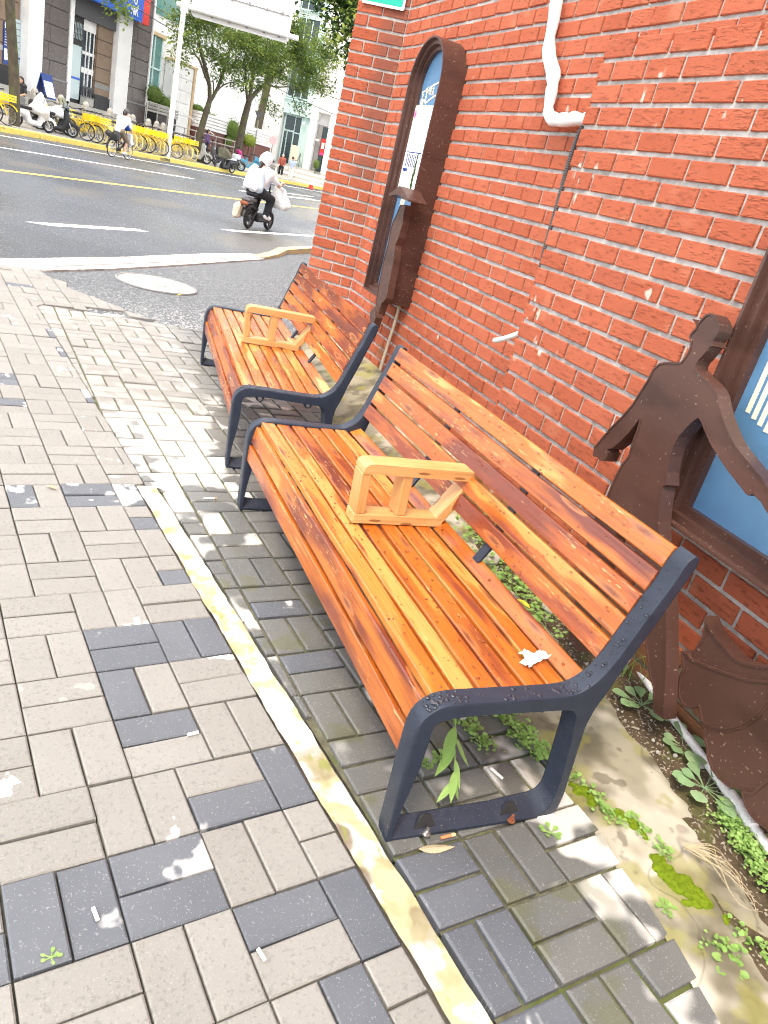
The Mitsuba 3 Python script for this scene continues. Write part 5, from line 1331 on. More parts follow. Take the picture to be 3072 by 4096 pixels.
for u in (17.1, 18.2, 19.3): put('post', K(rod((u, 5.0, 0.3), (u, 5.0, 2.46), 0.03)), 'm_stone_post', hk)
for i, (u, v, lb) in enumerate(((33.7, 3.9, 'red and white traffic cone left of the strolling couple'), (28.0, -1.15, 'red and white traffic cone before the steps on the right'))):
    k = thing('traffic_cone', lb, 'traffic cone')
    z0 = 0.0
    put('base', K(box(u - 0.2, u + 0.2, v - 0.2, v + 0.2, z0, z0 + 0.05, 0.01)), 'm_red', k)
    put('body', K(tube([(u, v, z0 + 0.05), (u, v, z0 + 0.26)], [0.16, 0.12], 14)), 'm_red', k)
    put('band', K(tube([(u, v, z0 + 0.262), (u, v, z0 + 0.70)], [0.119, 0.04], 14)), 'm_white', k)

# ---------------------------------------------------------------- trees
def tree(label, limbs_, clumps, seed, leaf=('m_leaf', 'm_leaf_lime'), per=260, ls=0.17, name='street_tree', frac=0.3, spread=1.0):
    k = thing(name, label, 'tree')
    put('trunk', K(tube(spline(limbs_[0][0], 16), np.linspace(*limbs_[0][1], 16), 10)), 'm_bark', k, smooth=40)
    br = [K(tube(spline(p, 12), np.linspace(r0, r1, 12), 7)) for p, (r0, r1) in limbs_[1:]]
    for b in br: put('limb', b, 'm_bark', k, smooth=40)
    rg = np.random.default_rng(seed)
    base = leaf_blade(1, 0.52, 0.12, 2, 0.25, 0.8)
    sets = ([], [])
    tw = []
    for (c, r) in clumps:
        c = np.array(c, float); r = np.array(r, float) * spread
        nsub = max(5, int(per * r[0] * r[1] * r[2] ** 0.5 / 5))
        for s_ in range(nsub):
            d = rg.normal(size=3); d /= np.linalg.norm(d)
            q = c + d * r * rg.random() ** 0.45
            tw.append((c, q))
            rad = 0.16 + 0.22 * rg.random()
            lime = rg.random() < frac
            for i in range(26):
                p = q + rg.normal(size=3) * rad * np.array([1, 1, 0.7])
                sets[1 if lime else 0].append((p, rg.random() * 6.28, 0.35 * rg.normal(), 0.5 * rg.normal() + 0.4, ls * (0.6 + 0.8 * rg.random())))
    bv, bf = np.array(base.vertices), np.array(base.faces)
    for S, m, nm in zip(sets, leaf, ('crown', 'young_leaves')):
        if not S: continue
        V = np.empty((len(S), len(bv), 3)); U = np.empty((len(S), len(bv), 2))
        for i, (p, a, b, c_, s) in enumerate(S):
            Mm = mat4(p, a, s, b, c_)
            V[i] = bv @ Mm[:3, :3].T + Mm[:3, 3]; U[i] = (int(rg.integers(40)) + 0.5, 0.5)
        F = (bf[None] + (np.arange(len(S)) * len(bv))[:, None, None]).reshape(-1, 3)
        put(nm, K(trimesh.Trimesh(V.reshape(-1, 3), F, process=False)), m, k, uv=U.reshape(-1, 2))
    T_ = [K(tube([c, (c + q) / 2 + rg.normal(size=3) * 0.05, q], [0.022, 0.014, 0.006], 4)) for c, q in tw[::3]]
    if T_: put('twigs', cat(T_), 'm_bark', k, kind='stuff')
    return k
tree('mossy trunked tree right of the white street pole', [([(16.15, 0.9, 0.12), (16.14, 1.2, 1.0), (16.24, 1.2, 1.91), (16.7, 1.2, 3.13)], (0.20, 0.14)),
      ([(16.7, 1.2, 3.1), (16.35, 1.2, 4.1), (15.68, 1.2, 4.75), (14.9, 1.2, 5.5), (14.5, 1.2, 6.6)], (0.12, 0.05)), ([(16.7, 1.2, 3.1), (17.3, 1.2, 3.75), (17.65, 1.2, 4.3), (18.1, 1.2, 5.4), (18.7, 1.2, 6.8)], (0.10, 0.05)),
      ([(16.45, 1.2, 4.0), (15.6, 1.1, 4.35), (14.6, 0.9, 4.75), (13.6, 0.8, 4.9)], (0.08, 0.03)), ([(15.4, 1.2, 5.0), (14.7, 1.4, 6.2), (13.6, 1.6, 7.4)], (0.07, 0.03)), ([(17.3, 1.2, 3.7), (18.2, 1.0, 4.35), (18.9, 0.8, 4.5)], (0.05, 0.02)), ([(16.9, 1.2, 3.3), (17.2, 1.3, 3.8), (16.9, 1.3, 4.4)], (0.04, 0.02))],
     [((13.3, 1.0, 6.3), (1.0, 0.9, 0.8)), ((12.6, 0.8, 5.3), (0.8, 0.7, 0.45)), ((12.5, 0.8, 4.3), (0.55, 0.5, 0.45)), ((14.4, 1.1, 5.5), (0.6, 0.6, 0.5)), ((15.6, 1.2, 6.6), (1.2, 1.0, 0.9)), ((16.6, 1.2, 5.4), (0.8, 0.8, 0.45)), ((17.6, 1.2, 5.2), (0.7, 0.7, 0.5)), ((18.6, 1.1, 5.2), (0.8, 0.8, 0.55)), ((17.9, 1.2, 6.6), (1.1, 1.0, 0.8)), ((18.7, 0.9, 4.4), (0.45, 0.4, 0.35)), ((14.4, 1.2, 7.8), (1.4, 1.2, 0.9)), ((17.5, 1.2, 4.5), (0.4, 0.4, 0.25))], 61, per=230)
tree('thick forked tree between the parked scooters and the blue bicycle', [([(20.85, 1.1, 0.12), (21.0, 1.2, 1.2), (21.21, 1.2, 2.85), (21.5, 1.2, 3.86)], (0.26, 0.17)),
      ([(21.45, 1.2, 3.8), (21.0, 1.2, 4.3), (20.7, 1.2, 4.8), (20.4, 1.2, 5.6)], (0.09, 0.04)), ([(21.5, 1.2, 3.85), (21.5, 1.2, 5.0), (21.3, 1.2, 6.0), (20.95, 1.2, 6.8), (20.9, 1.2, 7.8)], (0.12, 0.05)), ([(21.5, 1.2, 3.85), (22.4, 1.2, 4.6), (23.5, 1.1, 5.3), (25.0, 0.9, 6.3), (26.2, 0.8, 7.2)], (0.13, 0.05)),
      ([(23.4, 1.1, 5.2), (25.0, 0.9, 5.3), (26.8, 0.7, 5.6), (28.0, 0.5, 5.4)], (0.06, 0.02)), ([(26.4, 0.8, 5.5), (27.4, 0.7, 4.7), (28.2, 0.6, 4.2)], (0.04, 0.015))],
     [((20.6, 1.2, 5.6), (0.9, 0.9, 0.6)), ((19.9, 1.2, 6.7), (1.0, 1.0, 0.8)), ((21.3, 1.2, 7.0), (1.3, 1.2, 0.8)), ((22.3, 1.2, 6.0), (1.1, 1.0, 0.8)), ((23.6, 1.1, 6.8), (1.3, 1.1, 0.9)), ((24.8, 1.0, 6.0), (1.1, 1.0, 0.6)), ((22.3, 1.2, 4.9), (0.7, 0.6, 0.4)), ((20.4, 1.2, 4.7), (0.5, 0.5, 0.35)), ((26.6, 0.8, 7.5), (1.4, 1.2, 1.0)), ((28.6, 0.5, 7.0), (1.4, 1.2, 1.0)), ((27.4, 0.6, 5.9), (0.9, 0.8, 0.5)), ((28.2, 0.6, 4.7), (0.55, 0.5, 0.45)), ((30.0, 0.3, 8.4), (1.4, 1.2, 1.2)), ((25.0, 1, 8.4), (1.6, 1.3, 1.0)), ((23.6, 1.1, 4.2), (0.35, 0.3, 0.3)), ((24.9, 1.0, 4.0), (0.3, 0.3, 0.35)), ((30.6, 0.2, 6.4), (0.8, 0.8, 0.6))], 62, per=240)
tree('dark slender trunk at the left edge before the bank wall', [([(2.15, 1.2, 0.12), (2.12, 1.2, 1.3), (2.0, 1.2, 2.3), (1.84, 1.2, 3.34), (1.70, 1.2, 4.6), (1.5, 1.2, 6.5)], (0.19, 0.13)),
      ([(1.6, 1.2, 5.8), (2.6, 0.4, 6.4), (3.8, -0.4, 6.2), (4.6, -0.9, 5.4)], (0.08, 0.02)), ([(1.5, 1.2, 6.4), (1.0, 1.5, 7.6), (0.4, 1.6, 8.6)], (0.09, 0.04))],
     [((4.55, -0.95, 5.15), (0.55, 0.5, 0.40)), ((3.9, -0.5, 5.9), (0.7, 0.6, 0.5)), ((4.9, -1.0, 4.85), (0.28, 0.28, 0.22)), ((2.0, 1.0, 7.8), (1.6, 1.4, 1.0)), ((0.2, 1.6, 8.4), (1.6, 1.4, 1.0))], 63, per=230, frac=0.45)
tree('broad leaved tree beside the brick corner at the top', [([(17.5, -12, -0.02), (17.4, -12, 2.5), (17.2, -11.9, 4.6)], (0.22, 0.14)), ([(17.2, -11.9, 4.5), (16.4, -11.2, 5.2), (15.8, -10.8, 6.2)], (0.09, 0.03)), ([(17.2, -11.9, 4.5), (17.5, -11.5, 6.0), (17.8, -11, 7.5)], (0.1, 0.04))],
     [(((16.7 - 16.8) + 0.0 + 0, 0, -50), (0.01, 0.01, 0.01))], 64, per=1) if False else None
bt = [(6.05, 20.2, 4.55), (6.25, 20.6, 5.3), (5.75, 20.7, 5.0), (6.6, 20.3, 4.0), (5.95, 21.0, 5.9), (6.9, 20.8, 5.4), (5.35, 21.0, 5.35), (6.5, 20.9, 6.6), (7.6, 20.5, 4.8)]
MI = np.linalg.inv(MK)
def w2k(p): return tuple((MI @ np.array([*p, 1.0]))[:3])
tree('broad leaved tree beside the brick corner at the top', [([w2k((7.6, 20.3, -0.02)), w2k((7.55, 20.35, 1.8)), w2k((7.3, 20.4, 3.6))], (0.17, 0.11)), ([w2k((7.3, 20.4, 3.5)), w2k((6.6, 20.5, 4.3)), w2k((6.0, 20.7, 5.2))], (0.07, 0.02)), ([w2k((7.3, 20.4, 3.5)), w2k((7.2, 20.6, 5.0)), w2k((6.8, 20.8, 6.4))], (0.08, 0.03))],
     [(w2k(p), (0.42, 0.42, 0.40)) for p in bt], 64, leaf=('m_leaf_dark', 'm_leaf_lime'), per=900, ls=0.16, frac=0.28)
def bush(name, label, clumps, seed, m='m_leaf', per=90, ls=0.11):
    k = thing(name, label, 'bush' if name != 'hedge' else 'hedge')
    rg = np.random.default_rng(seed)
    L = []
    for c, r in clumps:
        for i in range(int(per * r[0] * r[2] * 12)):
            d = rg.normal(size=3); d /= np.linalg.norm(d)
            p = np.array(c) + d * np.array(r) * (0.72 + 0.3 * rg.random())
            s = ls * (0.6 + 0.7 * rg.random())
            L.append((tm(leaf_blade(s, s * 0.5, 0.1, 2, 0.25, 0.7), mat4(p, rg.random() * 6.28, 1, 0.5 * rg.normal(), 0.6 * rg.normal())), rg.integers(50)))
        L.append((tm(trimesh.creation.icosphere(2, 1.0), mat4(c) @ np.diag([r[0] * 0.78, r[1] * 0.78, r[2] * 0.78, 1])), 3))
    mm, uv = join_uv(L)
    put('foliage', K(mm), m, k, uv=uv)
    u0, v0, z0 = clumps[0][0]
    put('stem', K(tube([(u0, v0, z0 - clumps[0][1][2] - 0.5), (u0, v0, z0)], 0.04, 6)), 'm_bark', k)
bush('hedge', 'clipped green hedge on the planter beside the granite pier', [((19.7, 6.2, 2.95), (0.75, 0.5, 0.55)), ((20.7, 6.1, 2.7), (0.6, 0.5, 0.42))], 71)
bush('bush', 'trailing green plants over the white ribbed planter wall', [((24.4, 5.9, 2.95), (0.6, 0.4, 0.3)), ((25.4, 5.9, 2.85), (0.6, 0.4, 0.28)), ((26.4, 5.9, 2.75), (0.5, 0.4, 0.22))], 72)
bush('bush', 'upright shrub behind the metal railing between the two forked trees', [((28.6, 5.4, 2.3), (0.75, 0.6, 0.8)), ((28.2, 5.4, 1.6), (0.4, 0.4, 0.4))], 73, 'm_leaf')
bush('bush', 'ball shaped light green bush left of the thick forked tree', [((31.2, 5.2, 2.0), (0.65, 0.55, 0.48))], 74, 'm_leaf_lime')
bush('bush', 'small dark bush by the steps next to the brick corner', [((37.0, 2.0, 1.6), (0.3, 0.3, 0.4))], 75, 'm_leaf')

# ================================================================ BICYCLES, SCOOTERS
def wheel_mesh(r, tyre, spokes=12):
    rim = ring_tube(r - tyre * 2.0, tyre * 0.6, 24, 5)
    sp = [rod((0, 0.012 * (-1) ** i, 0), ((r - tyre * 2) * math.cos(a), 0, (r - tyre * 2) * math.sin(a)), 0.005, 3) for i, a in enumerate(np.linspace(0, 2 * np.pi, spokes, endpoint=False))]
    hub = tube([(0, -0.05, 0), (0, 0.05, 0)], 0.03, 8)
    return ring_tube(r - tyre, tyre, 28, 7), cat([rim] + sp + [hub])
def basket_mesh():
    b = [box(-0.16, 0.16, -0.19, 0.19, 0, 0.012)]
    for (x0, x1, y0, y1) in ((-0.16, 0.16, 0.18, 0.192), (-0.16, 0.16, -0.192, -0.18), (0.15, 0.162, -0.19, 0.19), (-0.162, -0.15, -0.19, 0.19)):
        for z in (0.0, 0.075, 0.15): b.append(box(x0, x1, y0, y1, z, z + 0.055))
    return cat(b)
TY, RM = wheel_mesh(0.31, 0.020, 14)
def bike_parts(frame_m, basket_m, tyre_m='m_rubber', rim_m='m_steel', basket=True):
    fr = cat([rod((-0.50, 0, 0.31), (-0.06, 0, 0.28), 0.016, 6), rod((-0.50, 0, 0.31), (-0.17, 0, 0.66), 0.013, 6), tube(spline([(0.36, 0, 0.78), (0.22, 0, 0.50), (-0.06, 0, 0.30)], 8), 0.032, 8), rod((-0.06, 0, 0.28), (-0.20, 0, 0.80), 0.020, 6),
              rod((0.36, 0, 0.86), (0.42, 0, 0.62), 0.022, 8), rod((0.42, 0.05, 0.62), (0.53, 0.05, 0.31), 0.013, 6), rod((0.42, -0.05, 0.62), (0.53, -0.05, 0.31), 0.013, 6), rod((0.36, 0, 0.86), (0.34, 0, 1.00), 0.013, 6), box(-0.24, 0.0, -0.055, -0.03, 0.24, 0.36, 0.01)])
    mg1, mg2 = [tube([(x + 0.345 * math.cos(a), 0, 0.31 + 0.345 * math.sin(a)) for a in np.linspace(a0, a1, 10)], 0.022, 6) for x, a0, a1 in ((0.53, 0.5, 2.5), (-0.5, 0.6, 3.2))]
    hb = cat([tube(spline([(0.18, -0.27, 1.03), (0.32, -0.2, 1.04), (0.34, 0, 1.0), (0.32, 0.2, 1.04), (0.18, 0.27, 1.03)], 14), 0.014, 6), rod((0.18, -0.27, 1.03), (0.07, -0.28, 1.01), 0.019, 6), rod((0.18, 0.27, 1.03), (0.07, 0.28, 1.01), 0.019, 6)])
    sd = blob([((-0.34, 0.06, 0.86), 0.045), ((-0.34, -0.06, 0.86), 0.045), ((-0.08, 0, 0.85), 0.028)])
    cr = cat([rod((-0.06, -0.10, 0.28), (-0.06, 0.10, 0.28), 0.012, 6), rod((-0.06, 0.10, 0.28), (0.08, 0.10, 0.19), 0.011, 5), rod((-0.06, -0.10, 0.28), (-0.20, -0.10, 0.37), 0.011, 5), box(0.04, 0.12, 0.09, 0.18, 0.175, 0.20), box(-0.24, -0.16, -0.18, -0.09, 0.36, 0.385)])
    P = [('wheel', mikit.ply(TY, tyre_m, smooth=40), (0.53, 0, 0.31)), ('wheel', mikit.ply(TY, tyre_m, smooth=40), (-0.50, 0, 0.31)), ('spokes', mikit.ply(RM, rim_m), (0.53, 0, 0.31)), ('spokes', mikit.ply(RM, rim_m), (-0.50, 0, 0.31)),
         ('frame', mikit.ply(fr, frame_m, smooth=40), (0, 0, 0)), ('mudguard', mikit.ply(mg1, frame_m, smooth=40), (0, 0, 0)), ('mudguard', mikit.ply(mg2, frame_m, smooth=40), (0, 0, 0)), ('handlebar', mikit.ply(hb, 'm_black', smooth=40), (0, 0, 0)), ('saddle', mikit.ply(sd, 'm_black', smooth=40), (0, 0, 0)), ('crank', mikit.ply(cr, 'm_darkgrey'), (0, 0, 0))]
    if basket: P.append(('basket', mikit.ply(basket_mesh(), basket_m), (0.56, 0, 0.72)))
    return P
def place(base, label, cat_, parts, M, group=None):
    k = thing(base, label, cat_, group)
    for nm, d, o in parts:
        kk_ = key_of(f'{k}__{nm}')
        if nm == 'spokes':
            kk_ = [q for q in scene if q.startswith(f'{k}__wheel')]
            kk_ = key_of(f'{kk_[len([q for q in scene if q.startswith(k) and q.endswith("spokes")])]}__spokes')
        scene[kk_] = {**d, 'to_world': T((M @ mat4(o)).tolist())}
    return k
YB = bike_parts('m_yellow', 'm_yellow')
YB2 = bike_parts('m_yellow_pale', 'm_yellow', 'm_yellow_pale')
GB = bike_parts('m_yellow_pale', 'm_yellow', 'm_rubber')
CB = bike_parts('m_cyan', 'm_cyan', 'm_cyan', 'm_cyan')
DB = bike_parts('m_grey', 'm_grey', basket=False)
rg = np.random.default_rng(81)
front = [(-0.35, YB), (0.35, YB), (1.00, YB), (5.55, YB), (5.98, YB), (6.38, YB2), (6.78, YB), (8.65, YB2), (9.05, YB2), (9.45, YB), (9.85, YB2), (10.25, YB), (10.68, YB2), (11.05, YB2), (11.45, YB), (12.75, YB), (13.15, YB2), (13.55, YB2), (13.95, YB2), (14.35, YB2)]
for i, (u, P) in enumerate(front):
    a = -90 + 12 + 5 * rg.normal()
    M = KM(u, 1.18 + 0.05 * rg.normal(), 0.165, math.radians(a)) @ mat4((0, 0, 0), 0, 1.08, 0.05 * rg.normal())
    nth = ['first', 'second', 'third', 'fourth', 'fifth', 'sixth', 'seventh', 'eighth'][i if i < 3 else i - 3 if i < 7 else i - 7 if i < 15 else i - 15]
    lb = 'yellow shared bicycle left of the white scooter' if i < 3 else 'yellow shared bicycle between the black scooter and the cyclist' if i < 7 else 'yellow shared bicycle between the cyclist and the street pole' if i < 15 else 'yellow shared bicycle between the street pole and the mossy tree'
    gp_ = ['bicycles left of the white scooter', 'bicycles right of the black scooter', 'bicycles before the stone posts', 'bicycles right of the street pole'][0 if i < 3 else 1 if i < 7 else 2 if i < 15 else 3]
    place('bicycle', nth + ' ' + lb.replace('bicycle', 'bicycle from the left,', 1), 'bicycle', P, M, gp_)
N13 = 'first second third fourth fifth sixth seventh eighth ninth tenth eleventh twelfth thirteenth'.split()
for i, u in enumerate((0.2, 0.9, 6.0, 6.8, 7.6, 8.4, 9.3, 10.0, 10.8, 11.4, 13.2, 14.1, 15.0)):
    M = KM(u, 2.55 + 0.1 * rg.normal(), 0.23, math.radians(70 + 12 * rg.normal()))
    place('bicycle', f'{N13[i]} bicycle from the left in the second row behind the yellow baskets', 'bicycle', (GB, DB)[i % 2], M, 'second row of parked bicycles')
for i, (u, v) in enumerate(((21.9, 0.85), (22.45, 1.0))):
    place('bicycle', ('light blue bicycle just right of the thick forked tree', 'light blue bicycle behind the other light blue bicycle')[i], 'bicycle', CB, KM(u, v, 0.16, math.radians(-78)))
for i, (u, v) in enumerate(((22.6, 2.5), (23.3, 2.6))):
    place('bicycle', ('left', 'right')[i] + ' one of two dark bicycles parked behind the light blue ones', 'bicycle', DB, KM(u, v, 0.2, math.radians(-80)), 'dark bicycles behind the blue ones')

STY, _ = wheel_mesh(0.235, 0.045)
def mag_wheel(n=6):
    return cat([tube([(0, -0.04, 0), (0, 0.04, 0)], 0.045, 10), ring_tube(0.145, 0.014, 20, 5)] + [rod((0, 0, 0), (0.14 * math.cos(a), 0, 0.14 * math.sin(a)), 0.014, 5) for a in np.linspace(0, 2 * np.pi, n, endpoint=False)])
MAG = mag_wheel()
def drape(pts, seed, it=10):
    """a loose cover over a body: a hull with folds"""
    m = blob(pts)
    m = m3.Manifold(m3.Mesh(m.vertices.astype(np.float32), m.faces.astype(np.uint32))).refine_to_length(0.04).to_mesh()
    m = trimesh.Trimesh(m.vert_properties[:, :3], m.tri_verts)
    n = m.vertex_normals
    m.vertices += n * ((meshkit.fbm(np.c_[m.vertices[:, :2] * 9, m.vertices[:, 2:] * 2.5], 3, seed) - 0.5) * 0.10)[:, None]
    return m
def scooter(label, M, body, cover=None, cover_pts=None, box_m=None, seat_m='m_black', plate=False, shield=False, group=None):
    k = thing('motor_scooter', label, 'motor scooter', group)
    for x in (0.62, -0.58):
        w = put('wheel', STY, 'm_rubber', k, smooth=40, M=M @ mat4((x, 0, 0.235)))
        put('rim', MAG, 'm_steel', w, M=M @ mat4((x, 0, 0.235)))
    bd = limbs([((-0.75, 0, 0.58), 0.11, (-0.25, 0, 0.50), 0.15), ((-0.25, 0, 0.48), 0.14, (-0.12, 0, 0.26), 0.13), ((-0.15, 0, 0.24), 0.10, (0.25, 0, 0.24), 0.10), ((0.25, 0, 0.24), 0.10, (0.40, 0, 0.60), 0.13), ((0.40, 0, 0.60), 0.13, (0.36, 0, 0.88), 0.10), ((0.45, 0, 0.56), 0.09, (0.62, 0, 0.46), 0.06), ((-0.5, 0, 0.40), 0.09, (-0.6, 0, 0.26), 0.07)], 0.05)
    put('body', bd, body, k, smooth=True, M=M)
    put('fork', cat([rod((0.40, 0.07, 0.6), (0.62, 0.07, 0.235), 0.02), rod((0.40, -0.07, 0.6), (0.62, -0.07, 0.235), 0.02)]), 'm_steel', k, M=M)
    put('seat', blob([((-0.72, 0.07, 0.72), 0.06), ((-0.72, -0.07, 0.72), 0.06), ((-0.10, 0.05, 0.70), 0.055), ((-0.10, -0.05, 0.70), 0.055)]), seat_m, k, smooth=40, M=M)
    put('handlebar', cat([tube([(0.26, -0.32, 1.0), (0.34, -0.1, 1.0), (0.34, 0.1, 1.0), (0.26, 0.32, 1.0)], 0.018, 6), rod((0.36, 0, 0.85), (0.34, 0, 1.0), 0.04)]), 'm_black', k, M=M)
    for s in (-1, 1):
        q = put('mirror', blob([((0.30, 0.30 * s, 1.22), 0.045), ((0.30, 0.36 * s, 1.24), 0.045)]), 'm_black', k, smooth=40, M=M)
        put('stalk', rod((0.30, 0.22 * s, 1.0), (0.30, 0.31 * s, 1.2), 0.008, 5), 'm_black', q, M=M)
    put('headlight', blob([((0.47, 0.05, 0.84), 0.055), ((0.47, -0.05, 0.84), 0.055)]), 'm_glass_pale', k, smooth=40, M=M)
    put('front_mudguard', tube([(0.62 + 0.26 * math.cos(a), 0, 0.235 + 0.26 * math.sin(a)) for a in np.linspace(0.3, 2.6, 10)], 0.06, 8), body, k, smooth=40, M=M)
    if box_m:
        put('luggage_box', box(-1.0, -0.62, -0.2, 0.2, 0.76, 1.02, 0.06), box_m, k, M=M)
    if plate:
        put('licence_plate', box(-1.0, -0.985, -0.12, 0.12, 0.42, 0.58, 0.01), 'm_white', k, M=M)
    if shield:
        sh_ = axes(extrude(sbox(-0.28, 0, 0.28, 0.5).buffer(-0.1).buffer(0.1), 0.006), [(0, 1, 0), (-0.45, 0, 0.89), (0.89, 0, 0.45)], (0.44, 0, 0.9))
        put('windshield', sh_, 'm_glass_pale', k, M=M)
    if cover:
        put('cover', drape(cover_pts, 5), cover, k, smooth=True, M=M)
    return k
scooter('white scooter draped with a white rain cover beside the left bicycles', KM(3.05, 1.15, 0.165, math.radians(-28)), 'm_white_gloss', 'm_white', [((0.34, 0, 1.10), 0.12), ((0.42, 0.28, 0.70), 0.08), ((0.42, -0.28, 0.70), 0.08), ((0.50, 0.15, 0.55), 0.08), ((0.5, -0.15, 0.55), 0.08), ((0.0, 0.22, 0.7), 0.08), ((0.0, -0.22, 0.7), 0.08), ((0.28, 0, 1.28), 0.05)], plate=False)
scooter('black scooter with windshield, luggage box and spoked wheel behind the white scooter', KM(4.55, 1.25, 0.165, math.radians(-40)), 'm_black', None, None, 'm_black', plate=True, shield=True)
scooter('scooter under a pale raincoat cover right of the black scooter', KM(5.0, 1.75, 0.17, math.radians(-40)), 'm_darkgrey', 'm_white', [((0.34, 0, 0.98), 0.10), ((0.42, 0.26, 0.66), 0.08), ((0.42, -0.26, 0.66), 0.08), ((-0.3, 0.2, 0.72), 0.09), ((-0.3, -0.2, 0.72), 0.09)], shield=True)
scooter('dark scooter with an olive cover standing half on the road', KM(16.9, -0.10, 0.0, math.radians(165)), 'm_black', 'm_olive', [((0.34, 0.2, 1.05), 0.12), ((0.34, -0.2, 1.05), 0.12), ((0.5, 0, 0.75), 0.10), ((-0.1, 0.2, 0.80), 0.09), ((-0.1, -0.2, 0.8), 0.09)], 'm_white_gloss', 'm_white')
scooter('scooter with a magenta cover beside the thick forked tree', KM(19.3, 0.75, 0.16, math.radians(-55)), 'm_darkgrey', 'm_pink', [((0.36, 0.3, 1.0), 0.10), ((0.36, -0.3, 1.0), 0.10), ((0.5, 0.15, 0.75), 0.08), ((0.5, -0.15, 0.75), 0.08)], seat_m='m_black')
scooter('grey scooter behind the one with the olive cover', KM(17.6, 1.5, 0.17, math.radians(-60)), 'm_darkgrey', group='dark scooters before the railing')
scooter('dark scooter with a white luggage box before the railing', KM(18.6, 1.7, 0.17, math.radians(-60)), 'm_black', None, None, 'm_white_gloss')
scooter('pale scooter left of the one with the olive cover', KM(15.7, 1.1, 0.17, math.radians(-62)), 'm_stone_post', None, None)

# ================================================================ PEOPLE
def hand(bones, w, d, up, s=1.0, curl=0.5):
    """palm, four fingers and a thumb as chains from the wrist w along d; up is the back of the hand"""
    w, d, up = np.array(w, float), np.array(d, float), np.array(up, float)
    d /= np.linalg.norm(d); up = up - d * (up @ d); up /= np.linalg.norm(up)
    r = np.cross(d, up)
    pe = w + d * 0.085 * s
    bones.append((w, 0.024 * s, pe + r * 0.022 * s, 0.018 * s)); bones.append((w, 0.024 * s, pe - r * 0.022 * s, 0.018 * s))
    for i, L in enumerate((0.062, 0.072, 0.068, 0.052)):
        b = pe + r * (0.030 - 0.020 * i) * s
        m = b + (d * math.cos(curl) - up * math.sin(curl)) * L * 0.5 * s
        e = m + (d * math.cos(curl * 2.2) - up * math.sin(curl * 2.2)) * L * 0.5 * s
        bones.append((b, 0.0095 * s, m, 0.009 * s)); bones.append((m, 0.009 * s, e, 0.0075 * s))
    t0 = w + d * 0.03 * s + r * 0.028 * s
    t1 = t0 + (d * 0.6 + r * 0.7 - up * 0.3) * 0.045 * s
    bones.append((t0, 0.012 * s, t1, 0.010 * s)); bones.append((t1, 0.010 * s, t1 + (d - up * 0.3) * 0.028 * s, 0.008 * s))
